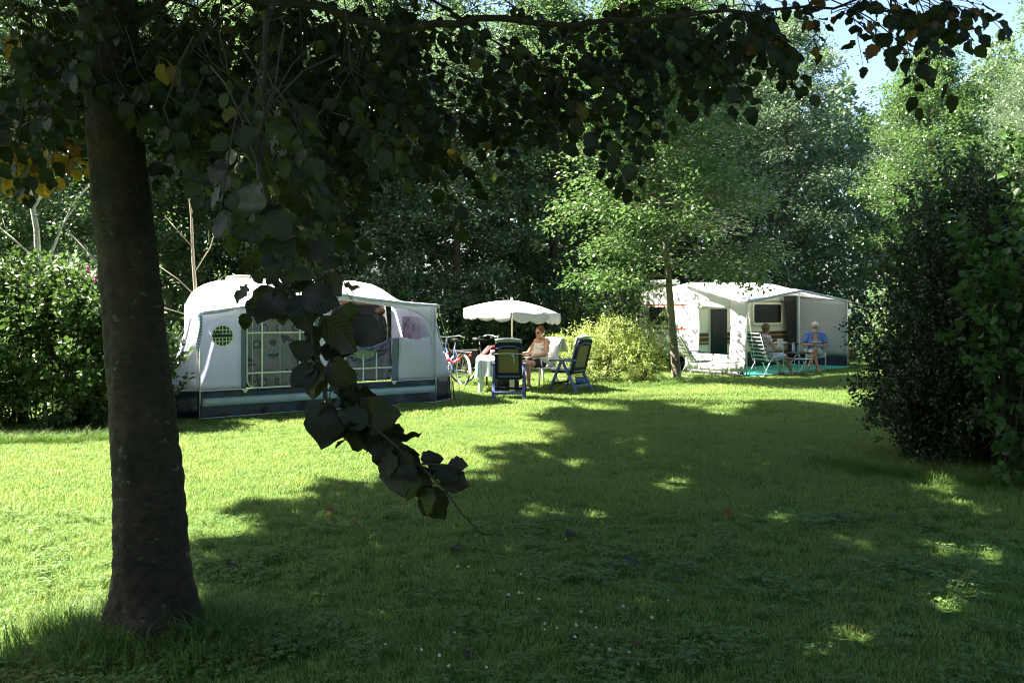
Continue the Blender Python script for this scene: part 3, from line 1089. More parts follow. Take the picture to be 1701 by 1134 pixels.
def bare_tree(name, label, base, pts, r0, limbs, mat, seed, leaves=0):
    """Thin trunk with a few bare limbs; pts and limbs given relative to the base."""
    rg = np.random.default_rng(seed)
    t = thing(name, label, 'tree', base)
    MB().tube(pts, [r0 * (1 - 0.88 * i / (len(pts) - 1)) for i in range(len(pts))], 8).build('trunk', mat, t, True)
    tips = []
    for (a, b, r) in limbs:
        a, b = Vector(a), Vector(b)
        mid = a.lerp(b, 0.5) + Vector(rg.normal(size=3) * 0.05)
        w = MB().tube([a, mid, b], [r, r * 0.7, r * 0.3], 5)
        for k in range(3):
            s = a.lerp(b, 0.4 + 0.2 * k)
            e = s + (b - a) * 0.22 + Vector(rg.normal(size=3) * 0.09 * (b - a).length)
            w.tube([s, e], [r * 0.35, 0.002], 3)
            tips.append(e)
        w.build('limb', mat, t, True)
        tips.append(b)
    if leaves:
        ti = rg.integers(0, len(tips), leaves)
        P = np.array([tips[i] for i in ti]) + rg.normal(size=(leaves, 3)) * 0.09
        V, Fc = leaf_cloud(P, rg.normal(size=(leaves, 3)) + np.array([0, 0, -0.4]), rg.normal(size=(leaves, 3)) * 0.6 + np.array([0, 0, 1]), 0.06 * rg.uniform(0.6, 1.2, leaves), T_SIMPLE)
        put('crown', fast_mesh('crown', V, Fc, M['leaf_c']), t)
    return t


bare_tree('white_barked_tree', 'slim white-barked tree with bare limbs above the left shrub', (-7.45, 13.2, 0),
          [(0.2, 0, 0), (0.10, 0, 0.9), (0.05, 0, 1.6), (-0.08, 0, 2.3), (-0.11, 0, 2.9), (-0.22, 0, 3.5), (-0.20, 0, 4.3), (-0.36, 0, 5.2), (-0.34, 0, 6.2)], 0.082,
          [((-0.1, 0, 2.4), (-0.95, 0.1, 3.1), 0.02), ((0.03, 0, 1.75), (-0.9, -0.2, 2.35), 0.02), ((-0.03, 0, 2.05), (0.45, 0, 3.3), 0.025), ((0.45, 0, 3.3), (0.95, 0, 3.8), 0.018), ((-0.18, 0, 3.2), (0.15, 0.1, 4.1), 0.02),
           ((0.35, 0, 2.9), (1.1, 0.1, 2.1), 0.014), ((-0.25, 0, 3.9), (-0.8, 0, 4.5), 0.018)], M['birch'], 31, 1100)
bare_tree('sapling', 'thin bare sapling with pale stem behind the left end of the left awning', (-5.85, 15.3, 0),
          [(0.05, 0, 0), (0.0, 0, 0.9), (0.03, 0, 1.8), (-0.03, 0, 2.6), (-0.06, 0, 3.4), (-0.14, 0, 4.2), (-0.10, 0, 5.0), (-0.2, 0, 6.0)], 0.046,
          [((0.0, 0, 1.9), (-0.75, 0, 2.5), 0.014), ((-0.02, 0, 2.3), (0.45, 0, 3.3), 0.014), ((-0.05, 0, 2.8), (-0.5, 0, 3.3), 0.012), ((0, 0, 1.5), (-0.8, 0, 1.75), 0.012), ((0, 0, 1.7), (0.5, 0.1, 2.25), 0.011)], M['twig_pale'], 32, 160)

# ------------------------------------------------------------------ the big tree in the foreground
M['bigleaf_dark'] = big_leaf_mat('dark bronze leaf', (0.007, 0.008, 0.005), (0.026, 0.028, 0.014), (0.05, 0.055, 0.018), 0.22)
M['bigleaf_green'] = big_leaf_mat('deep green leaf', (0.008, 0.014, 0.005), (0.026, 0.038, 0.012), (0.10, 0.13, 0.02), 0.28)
M['bigleaf_gold'] = big_leaf_mat('turning leaf', (0.25, 0.13, 0.03), (0.35, 0.27, 0.05), (0.55, 0.32, 0.04), 0.45)
M['bigleaf_rust'] = big_leaf_mat('rust leaf', (0.11, 0.050, 0.022), (0.17, 0.085, 0.038), (0.34, 0.15, 0.04), 0.42)
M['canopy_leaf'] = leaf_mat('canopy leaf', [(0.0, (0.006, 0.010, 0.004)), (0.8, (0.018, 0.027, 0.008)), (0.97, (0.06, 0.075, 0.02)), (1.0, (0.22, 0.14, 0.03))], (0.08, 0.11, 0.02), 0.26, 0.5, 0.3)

TREE0 = Vector((-1.79, 4.12, 0.0))


def big_leaf(seed, mat, curl):
    """One broad toothed leaf, 1 long, with a bent midrib and uneven edge (48 triangles)."""
    rg = np.random.default_rng(seed)
    st = [0.0, 0.07, 0.17, 0.29, 0.42, 0.55, 0.68, 0.80, 0.91, 1.0]
    hw = [0.02, 0.20, 0.33, 0.395, 0.41, 0.385, 0.33, 0.24, 0.12, 0.0]
    ph, asy = rg.uniform(0, 6), rg.uniform(-0.05, 0.05)
    V, Fs = [], []
    for i, (s, w) in enumerate(zip(st, hw)):
        tl, tr_ = w * (1 + asy + 0.05 * (-1) ** i + rg.uniform(-0.08, 0.05)), w * (1 - asy - 0.05 * (-1) ** i + rg.uniform(-0.08, 0.05))
        z = -curl * s * s + 0.03 * math.sin(8 * s + ph)
        e = 0.12 * w + rg.normal() * 0.045
        V += [(s - 0.05 * w, -tr_, z + e + rg.normal() * 0.03), (s, -0.5 * tr_, z + 0.4 * e), (s + 0.02 * w, 0, z - 0.02), (s, 0.5 * tl, z + 0.4 * e), (s - 0.05 * w, tl, z + e + rg.normal() * 0.03)]
    for i in range(9):
        for j in range(4):
            a = i * 5 + j
            Fs.append((a, a + 1, a + 6, a + 5))
    # the stalk
    o = len(V)
    for (x, z) in ((-0.28, 0.03), (0.02, -0.015)):
        V += [(x, -0.012, z), (x, 0.012, z), (x, 0, z + 0.02)]
    Fs += [(o, o + 1, o + 4, o + 3), (o + 1, o + 2, o + 5, o + 4), (o + 2, o, o + 3, o + 5)]
    return MB().add(V, Fs).mesh('leaf', mat, True)


LEAVES = {k: [big_leaf(400 + 10 * i + j, M[k], c) for j, c in enumerate((0.08, 0.26, 0.48, -0.14))] for i, k in enumerate(('bigleaf_dark', 'bigleaf_green', 'bigleaf_gold', 'bigleaf_rust'))}

tree = thing('foreground_tree', 'big tree with dark trunk at the left, its leafy branches hanging over the view', 'tree', TREE0)
lc = np.random.default_rng(77)

# trunk: rings that widen into the root flare, a little lumpy
rows = [(-0.10, 0.30, 0.02), (0.0, 0.255, 0.01), (0.10, 0.222, 0.005), (0.25, 0.196, 0), (0.5, 0.186, -0.01), (0.8, 0.176, -0.02), (1.1, 0.165, -0.045), (1.5, 0.155, -0.08), (1.9, 0.148, -0.115), (2.3, 0.142, -0.16), (2.8, 0.140, -0.20),
        (3.4, 0.138, -0.23), (4.2, 0.14, -0.30), (5.5, 0.12, -0.45), (7.0, 0.095, -0.7), (8.5, 0.07, -0.95), (10.5, 0.035, -1.2), (12.0, 0.01, -1.3)]
V, Fs = [], []
NR = 64
knots = [(0.9, 4.2, 0.05, 0.014), (1.45, 5.0, 0.06, 0.012), (0.62, 5.3, 0.07, 0.016), (2.05, 4.5, 0.06, 0.014), (1.75, 3.7, 0.05, 0.012), (0.35, 4.6, 0.08, 0.015), (2.45, 5.2, 0.06, 0.014), (1.15, 5.8, 0.06, 0.012)]
fine = []
for i in range(len(rows) - 1):
    k = 9 if rows[i][0] < 3 else 2
    for j in range(k):
        t_ = j / k
        fine.append(tuple(lerp(rows[i][q_], rows[i + 1][q_], t_) for q_ in range(3)))
fine.append(rows[-1])
for (z, r, dx) in fine:
    for k in range(NR):
        a = 2 * PI * k / NR
        root = max(0, 0.35 - z) / 0.45
        q = r * (1 + 0.022 * math.sin(3 * a + 1.2 * z) + 0.016 * math.sin(5 * a - 2 * z) + 0.012 * math.sin(11 * a + 3 * math.sin(3 * z)) + root * 0.26 * math.sin(4 * a + 0.6) + 0.006 * math.sin(23 * z + 2 * math.sin(2 * a)))
        q *= 0.92
        for (kz, ka, kw, kh) in knots:
            da = (a - ka + PI) % (2 * PI) - PI
            dd = ((z - kz) / kw) ** 2 + (da * r / kw / 1.5) ** 2
            q += kh * math.exp(-dd) - 0.5 * kh * math.exp(-dd * 6)
        q += 0.0035 * math.sin(57 * z + 3 * math.sin(a * 2) + 2 * math.sin(7 * a)) + 0.002 * math.sin(131 * z + 5 * a)
        V.append((dx + q * math.cos(a), q * math.sin(a), z))
n = len(fine)
Fs = [(i * NR + k, i * NR + (k + 1) % NR, (i + 1) * NR + (k + 1) % NR, (i + 1) * NR + k) for i in range(n - 1) for k in range(NR)]
MB().add(V, Fs).build('trunk', M['bark'], tree, True)


def L2(p):
    return Vector(p) - TREE0


# main limbs: world points; most run just above the picture, one crosses its top edge
LIMBS = [
    [(-2.0, 4.12, 3.0), at(330, -30, 4.0), at(500, 5, 3.7), at(650, 52, 3.6), at(800, 30, 3.5), at(950, 44, 3.5), at(1120, 30, 3.6), at(1290, 18, 3.8), at(1480, -8, 4.0)],
    [(-2.0, 4.12, 3.1), at(200, -60, 3.2), at(380, -50, 2.5), at(455, -30, 2.0), at(440, 110, 1.85), at(428, 270, 1.78)],
    [(-2.0, 4.1, 2.9), at(60, 10, 4.4), at(-60, 60, 4.6)],
    [(-2.0, 4.12, 3.4), at(300, -130, 3.3), at(520, -90, 3.0), at(720, -50, 3.0), at(930, -60, 3.1), at(1120, -40, 3.3)],
    [(-2.0, 4.12, 3.6), at(400, -90, 4.6), at(700, -60, 5.0), at(1000, -50, 5.2), at(1300, -40, 5.2), at(1560, -20, 5.0)],
    [(-2.0, 4.12, 3.2), at(90, -80, 3.6), at(-40, -40, 3.4)],
    [(-2.03, 4.12, 3.3), at(150, -60, 5.4), at(330, 20, 5.9), at(420, 120, 6.0)],
    [(-2.03, 4.12, 3.7), at(260, -60, 4.4), at(480, 30, 4.6), at(620, 150, 4.7)],
    [(-2.03, 4.12, 3.9), at(500, -70, 5.4), at(720, 0, 5.8), at(880, 110, 5.9)],
    [(-2.03, 4.12, 3.5), at(60, -60, 5.0), at(-40, 60, 5.4), at(20, 150, 5.5)],
]
limb_pts = []
branches = []
for i, L in enumerate(LIMBS):
    P = [Vector(p) for p in L]
    pts = []
    for a, b in zip(P[:-1], P[1:]):
        for k in range(4):
            pts.append(a.lerp(b, k / 4) + Vector(lc.normal(size=3) * 0.012))
    pts.append(P[-1])
    r0 = [0.026, 0.016, 0.02, 0.026, 0.03, 0.02, 0.024, 0.022, 0.026, 0.02][i]
    o = MB().tube([L2(p) for p in pts], [r0 * (1 - 0.82 * k / (len(pts) - 1)) for k in range(len(pts))], 7).build('branch', M['bark'], tree, True)
    branches.append(o)
    for k, p in enumerate(pts[4:]):
        limb_pts.append((p, i))

big_rows = []       # every large leaf: point, direction, normal, length, material, limb
twigs = [MB() for _ in LIMBS]


def spray(start, end, n, size, mats, limb, sag=0.1, jit=0.5):
    """A drooping twig with leaves set alternately on both sides."""
    a, b = Vector(start), Vector(end)
    mid = a.lerp(b, 0.5) + Vector((0, 0, sag * (b - a).length))
    path = [a.lerp(mid, t).lerp(mid.lerp(b, t), t) for t in np.linspace(0, 1, 7)]
    twigs[limb].tube([L2(p) for p in path], [0.003 * (1 - 0.1 * k) for k in range(7)], 4, cap=False)
    ax = (b - a).normalized()
    side = ax.cross(Vector((0, -1, 0.3)))
    if side.length < 0.1:
        side = Vector((1, 0, 0))
    side.normalize()
    for i in range(n):
        t = 0.12 + 0.88 * (i + 0.5) / n
        p = a.lerp(mid, t).lerp(mid.lerp(b, t), t)
        sgn = 1 if i % 2 else -1
        d = (ax * 0.55 + side * sgn * 0.8 + Vector((0, 0, -0.45)) + Vector(lc.normal(size=3) * 0.30 * jit)).normalized()
        if i == n - 1:
            d = (ax + Vector((0, 0, -0.3))).normalized()
        nn = Vector((0, -0.55, 0.75)) + Vector(lc.normal(size=3) * jit)
        big_rows.append((p + d * size * 0.25, d, nn, size * lc.uniform(0.75, 1.2), mats[int(lc.integers(0, len(mats)))], limb))


def nearest_limb(p):
    best = min((q for q in limb_pts if q[1] != 1), key=lambda q: (q[0] - p).length + max(0, p.z - q[0].z) * 2)
    return best


# the branch that hangs down in front of the left awning, leaf by leaf
HANG = [at(428, 270, 1.78), at(436, 350, 1.74), at(445, 425, 1.72), at(478, 480, 1.70), at(510, 512, 1.70), at(520, 580, 1.69), at(552, 640, 1.68), at(590, 690, 1.67), at(640, 725, 1.66), at(700, 775, 1.65), at(738, 812, 1.64), at(765, 850, 1.63), at(800, 886, 1.62)]
twigs[1].tube([L2(p) for p in HANG], [0.0048 - 0.00025 * k for k in range(len(HANG))], 6)
twigs[1].tube([L2(at(800, 886, 1.62)), L2(at(818, 888, 1.62))], [0.002, 0.0012], 4)
twigs[1].tube([L2(at(800, 886, 1.62)), L2(at(806, 903, 1.62))], [0.002, 0.001], 4)
twigs[1].tube([L2(at(505, 505, 1.70)), L2(at(560, 545, 1.69)), L2(at(640, 560, 1.69))], [0.003, 0.002, 0.0012], 4)
twigs[1].tube([L2(at(700, 770, 1.65)), L2(at(745, 772, 1.65)), L2(at(770, 780, 1.65))], [0.0025, 0.0018, 0.001], 4)
twigs[1].tube([L2(at(478, 480, 1.7)), L2(at(560, 455, 1.71)), L2(at(590, 490, 1.71))], [0.003, 0.002, 0.001], 4)
# (stalk end px, tip px, width turn, material)
hang = [((468, 485), (428, 545), 0), ((492, 490), (520, 560), 1), ((500, 487), (570, 505), 1), ((440, 420), (478, 480), 1), ((545, 455), (575, 500), 1), ((540, 530), (600, 585), 0), ((575, 545), (655, 560), 1),
        ((520, 590), (476, 572), 0), ((524, 600), (518, 665), 0), ((545, 600), (590, 655), 1), ((555, 650), (625, 660), 1), ((545, 672), (530, 755), 0), ((570, 680), (600, 640), 1), ((590, 690), (660, 690), 0), ((590, 692), (605, 770), 1),
        ((612, 705), (625, 765), 0), ((640, 722), (655, 795), 0), ((655, 735), (668, 830), 0), ((650, 722), (705, 740), 1), ((672, 748), (722, 790), 1), ((690, 765), (700, 800), 1), ((705, 775), (740, 805), 1), ((705, 812), (742, 866), 0),
        ((742, 775), (788, 776), 1), ((752, 780), (786, 795), 2), ((430, 300), (400, 400), 1), ((436, 345), (490, 400), 1), ((440, 400), (420, 455), 1), ((440, 395), (500, 430), 1), ((436, 365), (470, 330), 1), ((430, 310), (480, 290), 1)]
for (a, b, tw) in hang:
    A, B = at(*a, 1.68), at(*b, 1.66 + lc.normal() * 0.02)
    d = B - A
    nn = Vector((0.25 * lc.normal(), -1, 0.25 + 0.3 * lc.normal())) if tw == 0 else Vector((1.1 * lc.normal(), -0.55, 0.8 * lc.normal() + 0.4))
    if tw == 2:
        nn = Vector((0.9, -0.35, 0.5))
    big_rows.append((A, d, nn, d.length * (0.96 if tw == 0 else 0.82), 'bigleaf_dark' if b[1] > 470 else 'bigleaf_green', 1))

# smaller leaves between them, on short stalks along the whole hanging branch
for i in range(40):
    k = lc.uniform(2.2, len(HANG) - 3.3)
    j = int(k)
    A = HANG[j].lerp(HANG[j + 1], k - j)
    ang = lc.uniform(0, 2 * PI)
    d = Vector((math.cos(ang) + 0.2, lc.normal() * 0.35, -0.55 + 0.7 * math.sin(ang)))
    A = A + d.normalized() * 0.016
    big_rows.append((A, d, Vector((0.8 * lc.normal(), -0.7, 0.7 * lc.normal() + 0.3)), lc.uniform(0.042, 0.072), 'bigleaf_dark' if i % 4 else 'bigleaf_green', 1))

# sprays over the top of the view: (polygon in which they hang, count, nearest, farthest, leaves per spray, leaf colours, droop direction)
G, D_, O_, R_ = 'bigleaf_green', 'bigleaf_dark', 'bigleaf_gold', 'bigleaf_rust'
AREAS = [
    ([(0, -20), (700, -20), (620, 110), (330, 150), (0, 130)], 230, 3.6, 6.6, 11, [G, G, G, D_], (0.35, -0.6)),
    ([(0, 100), (140, 100), (140, 200), (0, 215)], 44, 3.8, 6.0, 9, [G, G, D_, G, G], (-0.3, -0.6)),
    ([(255, 100), (620, 90), (560, 230), (470, 330), (400, 300), (300, 230), (255, 220)], 125, 3.2, 6.2, 11, [G, G, G, D_], (0.45, -0.8)),
    ([(355, 60), (470, 60), (480, 380), (400, 380)], 16, 2.2, 3.0, 9, [G, D_, G], (0.35, -0.9)),
    ([(560, 0), (1010, 0), (1000, 100), (830, 190), (720, 230), (640, 240), (560, 200)], 88, 3.8, 6.4, 10, [G, G, D_, G], (0.75, -0.6)),
    ([(860, 60), (1060, 60), (1030, 250), (980, 290), (900, 200)], 18, 3.6, 5.6, 9, [G, D_], (0.6, -0.7)),
    ([(1000, -10), (1290, -10), (1240, 50), (1130, 70), (1040, 60)], 56, 3.6, 5.6, 10, [G, D_, G, D_], (0.4, -0.7)),
    ([(1290, -20), (1600, -20), (1580, 12), (1400, 26), (1300, 12)], 19, 3.4, 4.8, 8, [D_, G, D_, G, D_, R_], (0.4, -0.45)),
]
for poly, cnt, y0, y1, nl, mats, dr in AREAS:
    xs = [p[0] for p in poly]
    ys = [p[1] for p in poly]
    k = 0
    while k < cnt:
        px, py = lc.uniform(min(xs), max(xs)), lc.uniform(min(ys), max(ys))
        if not in_poly(px, py, poly):
            continue
        k += 1
        Yd = lc.uniform(y0, y1)
        p = at(px, py, Yd)
        Ls = lc.uniform(0.28, 0.55) * (0.75 if Yd < 2.4 else 1)
        e = p + Vector((dr[0] + lc.normal() * 0.25, lc.normal() * 0.35, dr[1] + lc.normal() * 0.2)).normalized() * Ls
        q, li = nearest_limb(p)
        if (q - p).length > 0.45:
            q = p + (q - p).normalized() * 0.2 + Vector((lc.normal() * 0.08, lc.normal() * 0.08, 0.05))
        mid = q.lerp(p, 0.5) + Vector((0, 0, 0.1 * (q - p).length))
        twigs[li].tube([L2(q), L2(mid), L2(p)], [0.004, 0.003, 0.0025], 4, cap=False)
        spray(p, e, nl + int(lc.integers(-2, 3)), 0.074 if Yd > 3.0 else 0.068, mats, li)
# a few sprays already turning yellow, low at the left and at the far tip of the top branch
for (a, b, Yd, n, mats, li) in (((20, 235), (60, 300), 4.6, 12, [O_, O_, R_], 2), ((80, 225), (140, 290), 4.6, 12, [O_, O_, O_, G], 2), ((-20, 240), (30, 310), 4.5, 10, [O_], 2), ((60, 160), (110, 230), 4.7, 9, [O_, G], 2), ((10, 255), (90, 295), 4.8, 11, [O_], 2), ((60, 240), (130, 265), 4.5, 10, [O_, O_, R_], 2), ((-10, 60), (30, 80), 4.6, 5, [O_, G], 2),
                                ((1290, 25), (1260, 60), 3.8, 4, [R_, D_], 0), ((1480, 20), (1560, 50), 4.0, 7, [R_, R_, D_], 0), ((1540, 0), (1605, 60), 4.0, 7, [R_, D_], 0), ((250, 90), (275, 110), 3.8, 3, [O_], 0)):
    p, e = at(*a, Yd), at(*b, Yd)
    q, _ = nearest_limb(p)
    twigs[li].tube([L2(q), L2(p)], [0.006, 0.004], 4, cap=False)
    spray(p, e, n, 0.085, mats, li)

for tw, br in zip(twigs, branches):
    if tw.v:
        o = tw.build('twigs', M['twig'], br, True)
        o['kind'] = 'stuff'


def leaf_matrix(p, d, nn, L):
    d = Vector(d).normalized()
    n_ = Vector(nn)
    n_ = (n_ - d * n_.dot(d)).normalized()
    s = n_.cross(d)
    R = Matrix((d, s, n_)).transposed().to_4x4()
    return Matrix.Translation(L2(p)) @ R @ Matrix.Scale(L, 4)


def shown(row):
    p, d, nn, L, m, li = row
    x, y = CX + F * p.x / p.y, HY - F * (p.z - EYE) / p.y
    if not (-20 < x < 1720 and -20 < y < 1150):
        return 0
    return L / p.y * (1.5 if y > 100 else 1.0) * (3 if li == 1 else 1)


big_rows.sort(key=shown, reverse=True)
rest = {}
for i, row in enumerate(big_rows):
    p, d, nn, L, m, li = row
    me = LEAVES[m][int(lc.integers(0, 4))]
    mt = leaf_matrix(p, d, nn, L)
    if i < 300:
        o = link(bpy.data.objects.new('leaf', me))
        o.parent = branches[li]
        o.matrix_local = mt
    else:
        rest.setdefault(m, []).append((me, mt))
for m, items in rest.items():
    Vs, Fq = [], []
    off = 0
    for me, mt in items:
        co = np.empty(len(me.vertices) * 3, np.float32)
        me.vertices.foreach_get('co', co)
        co = co.reshape(-1, 3)
        A = np.array(mt)
        Vs.append(co @ A[:3, :3].T + A[:3, 3])
        fi = np.empty(len(me.polygons) * 4, np.int32)
        me.polygons.foreach_get('vertices', fi)
        Fq.append(fi.reshape(-1, 4) + off)
        off += len(co)
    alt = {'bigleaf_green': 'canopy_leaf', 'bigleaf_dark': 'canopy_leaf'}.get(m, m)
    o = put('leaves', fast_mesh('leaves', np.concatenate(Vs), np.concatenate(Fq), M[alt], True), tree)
    o['kind'] = 'stuff'
    o['label'] = 'the many smaller leaves hanging between the larger ones'

# the high crown above the picture: it shades the lawn in the outline the photograph shows
SHADE = [(-120, 1230), (-60, 1120), (150, 1062), (235, 1050), (330, 935), (392, 892), (470, 880), (410, 845), (560, 835), (520, 800), (640, 815), (700, 775), (760, 800), (850, 775), (830, 745), (930, 740), (985, 705), (900, 700), (930, 680),
         (1080, 692), (1060, 668), (1180, 690), (1230, 700), (1300, 668), (1380, 675), (1440, 700), (1500, 640), (1760, 620), (1900, 700), (1900, 1500), (-200, 1500)]
GAPS = [(1600, 1000, 70), (1500, 985, 46), (1660, 930, 60), (1430, 905, 40), (1300, 870, 34), (1560, 1060, 60), (1120, 800, 34), (1310, 1112, 105), (1240, 1130, 70), (1440, 1075, 60), (1190, 972, 40), (968, 935, 40), (1548, 912, 42), (1505, 930, 34), (1640, 858, 50), (1570, 820, 44), (1410, 1050, 40), (1340, 1010, 34), (1000, 850, 30), (1100, 890, 16), (890, 850, 34), (640, 1030, 55), (500, 1100, 28), (590, 1118, 22), (420, 1075, 18), (760, 760, 30), (545, 930, 24), (620, 905, 20),
        (330, 970, 30), (1390, 1030, 22), (1600, 960, 30), (1540, 1020, 24), (470, 1010, 18), (900, 985, 18), (1350, 960, 22), (60, 1100, 26), (820, 800, 20), (1200, 745, 24), (1060, 730, 26), (960, 770, 24)]
OFF = 1 / math.tan(SUN_EL)


def high_crown(seed, c0, rad, n_try, n_max, zmin):
    """Clumps of a crown above the picture, kept where they would shade what the photograph shows shaded."""
    cr = np.random.default_rng(seed)
    pts = []
    d = unit(cr.normal(size=(n_try, 3))) * (cr.random((n_try, 1)) ** 0.45)
    for p in np.array(c0) + d * np.array(rad):
        x, y, z = p
        if z < zmin or (x - TREE0.x) ** 2 + (y - TREE0.y) ** 2 < 0.2:
            continue
        if y > 0.2:
            px, py = CX + F * x / y, HY - F * (z - EYE) / y
            if -160 < px < 1860 and py > -70:
                continue
        sx, sy = x + TRAVEL.x * OFF * z, y + TRAVEL.y * OFF * z
        if sy < 2.05:
            if sx < -1.2:
                continue
        else:
            gx, gy = CX + F * sx / sy, HY + F * EYE / sy
            if gx > 1750 or gx < -200:
                if sy > 9.5 or gx < 0 or (sy > 5 and gx > 2050):
                    continue
            elif not in_poly(gx, gy, SHADE):
                continue
            if any((gx - a) ** 2 + ((gy - b) * 2.2) ** 2 < (r * 1.15) ** 2 for a, b, r in GAPS):
                continue
        pts.append(p)
        if len(pts) >= n_max:
            break
    return np.array(pts)


def clump_leaves(pts, origin, k, size, seed, mat):
    cr = np.random.default_rng(seed)
    P = np.repeat(pts, k, 0) - np.array(origin) + cr.normal(size=(len(pts) * k, 3)) * np.array([0.11, 0.11, 0.06]) * size / 0.15
    n = len(P)
    V, Fc = leaf_cloud(P, cr.normal(size=(n, 3)) * np.array([1, 1, 0.5]) + np.array([0, 0, -0.2]), cr.normal(size=(n, 3)) * 0.5 + np.array([-0.4, 0.2, 1]), 1.3 * size * cr.uniform(0.7, 1.3, n), T_SIMPLE)
    return fast_mesh('crown', V, Fc, mat)


cr = np.random.default_rng(98)
pts = high_crown(99, (-1.9, 5.2, 8.4), (9.2, 7.6, 4.9), 330000, 11500, 3.0)
put('crown', clump_leaves(pts, TREE0, 9, 0.15, 97, M['canopy_leaf']), tree)
# very tall tree added behind the left caravan, unseen crown shading the far lawn
TT = Vector((-7.95, 17.0, 0))
tall = high_crown(95, (-6.3, 14.9, 14.6), (5.6, 4.6, 4.2), 160000, 5200, 9.5)
tt = thing('tall_tree', 'very tall tree whose dark stem stands hidden behind the big foreground trunk', 'tree', TT)
MB().tube([(0, 0, -0.1), (0.0, -0.05, 4), (0.0, -0.3, 7), (0.7, -1.2, 12), (1.5, -1.9, 16)], [0.24, 0.19, 0.15, 0.10, 0.03], 10).build('trunk', M['bark2'], tt, True)
put('crown', clump_leaves(tall, TT, 9, 0.17, 94, M['leaf_a']), tt)
lw = MB()
for i in range(22):
    e = Vector(tall[int(cr.integers(0, len(tall)))]) - TT
    z0 = 8 + 6 * cr.random()
    q = Vector((np.interp(z0, [7, 12, 16], [0.0, 0.7, 1.5]), np.interp(z0, [7, 12, 16], [-0.3, -1.2, -1.9]), z0))
    lw.tube([q, q.lerp(e, 0.5) + Vector((0, 0, 0.3)), e], [0.06, 0.035, 0.01], 5, cap=False)
o = lw.build('limbs', M['bark2'], tt, True)
o['kind'] = 'stuff'
lw = MB()
for i in range(34):
    e = Vector(pts[int(cr.integers(0, len(pts)))])
    z0 = 3.2 + 6.5 * cr.random()
    b = Vector((TREE0.x + np.interp(z0, [r[0] for r in rows], [r[2] for r in rows]), TREE0.y, min(z0, e.z)))
    mid = b.lerp(e, 0.5) + Vector((0, 0, 0.3))
    lw.tube([L2(b), L2(mid), L2(e)], [0.05, 0.03, 0.01], 6, cap=False)
o = lw.build('limbs', M['bark'], tree, True)
o['kind'] = 'stuff'
print('crown clumps', len(pts), len(tall), 'big leaves', len(big_rows))

# fallen leaves and clover heads on the lawn
def fallen(px, py, size, mat, label, up=0.0):
    Yd = EYE * F / (py - HY)
    p = at(px, py, Yd)
    me = LEAVES[mat][int(lc.integers(0, 4))]
    o = link(bpy.data.objects.new('fallen_leaf', me))
    d = Vector((lc.normal(), lc.normal(), 0.1)).normalized()
    if up:
        d = Vector((0.15, 0.1, -1))
    nn = Vector((lc.normal() * 0.2, -0.2 - up, 1 - up))
    m = leaf_matrix(p, d, nn, size)
    m.translation = Vector((p.x, p.y, 0.045 + (size * 0.8 if up else 0)))
    o.matrix_world = m
    return tag(o, label, 'leaf', 'fallen leaves on the lawn')


fallen(1208, 866, 0.065, R_, 'brown dead leaf standing upright in the shaded middle of the lawn', 1.0)
for (x, y, s, m, lb) in ((645, 868, 0.08, D_, 'pale purple fallen leaf just left of the hanging branch tip'), (768, 918, 0.09, D_, 'dark fallen leaf below the hanging branch tip'), (950, 892, 0.09, D_, 'dark fallen leaf right of the hanging branch tip'),
                         (395, 952, 0.08, D_, 'dark fallen leaf on the grass right of the big trunk'), (555, 855, 0.08, R_, 'small rusty fallen leaf at the edge of the shade'), (1060, 1079, 0.07, R_, 'red brown fallen leaf low in the middle of the shade'),
                         (1060, 946, 0.10, D_, 'dark curled fallen leaf left of the upright brown leaf'), (400, 1035, 0.08, D_, 'dark fallen leaf by the long grass at the trunk foot')):
    fallen(x, y, s, m, lb)
fg_ = np.random.default_rng(8)
for i in range(14):
    x, y = fg_.uniform(350, 1650), fg_.uniform(720, 1110)
    fallen(x, y, fg_.uniform(0.035, 0.06), [R_, D_, O_][int(fg_.integers(0, 3))], 'small dry leaf lying flat on the lawn')
M['clover_head'] = plain('clover head', (0.62, 0.60, 0.52), 0.7, 0.2, 60)
fmb = MB()
for k in range(16):
    a = k * 2.4
    z = 0.004 + 0.010 * (k / 16)
    r = 0.008 * math.sqrt(max(0.05, 1 - (k / 16) ** 2))
    fmb.ell((r * math.cos(a), r * math.sin(a), z), (0.0034, 0.0034, 0.005), 5, 4)
head = fmb.mesh('flower_head', M['clover_head'])
stalk = MB().tube([(0, 0, -0.05), (0, 0, 0.002)], 0.001, 4).mesh('stalk', M['clover'])
spots = [(640, 1090), (760, 957), (820, 963), (845, 1005), (868, 1002), (755, 1070), (895, 1013), (905, 1055), (957, 1058), (965, 1035), (955, 1078), (983, 1092), (1013, 1100), (1033, 1098), (1045, 1105), (1035, 1025), (1083, 1045), (865, 970), (862, 1002), (808, 1130), (745, 1128), (730, 1110), (700, 1100),
         (905, 1065), (925, 1062), (990, 1062), (1060, 1125), (1110, 1015), (975, 870), (940, 910), (1000, 880), (778, 957)]
for (x, y) in spots:
    Yd = EYE * F / (y - HY)
    p = at(x, y, Yd)
    o = thing('clover_flower', 'tiny white clover flower standing in the shaded lawn', 'flower', (p.x, p.y, 0.055), 0, 'clover flowers in the lawn')
    s = lc.uniform(0.5, 0.85)
    o.scale = (s, s, s)
    put('flower_head', head, o)
    put('stalk', stalk, o)

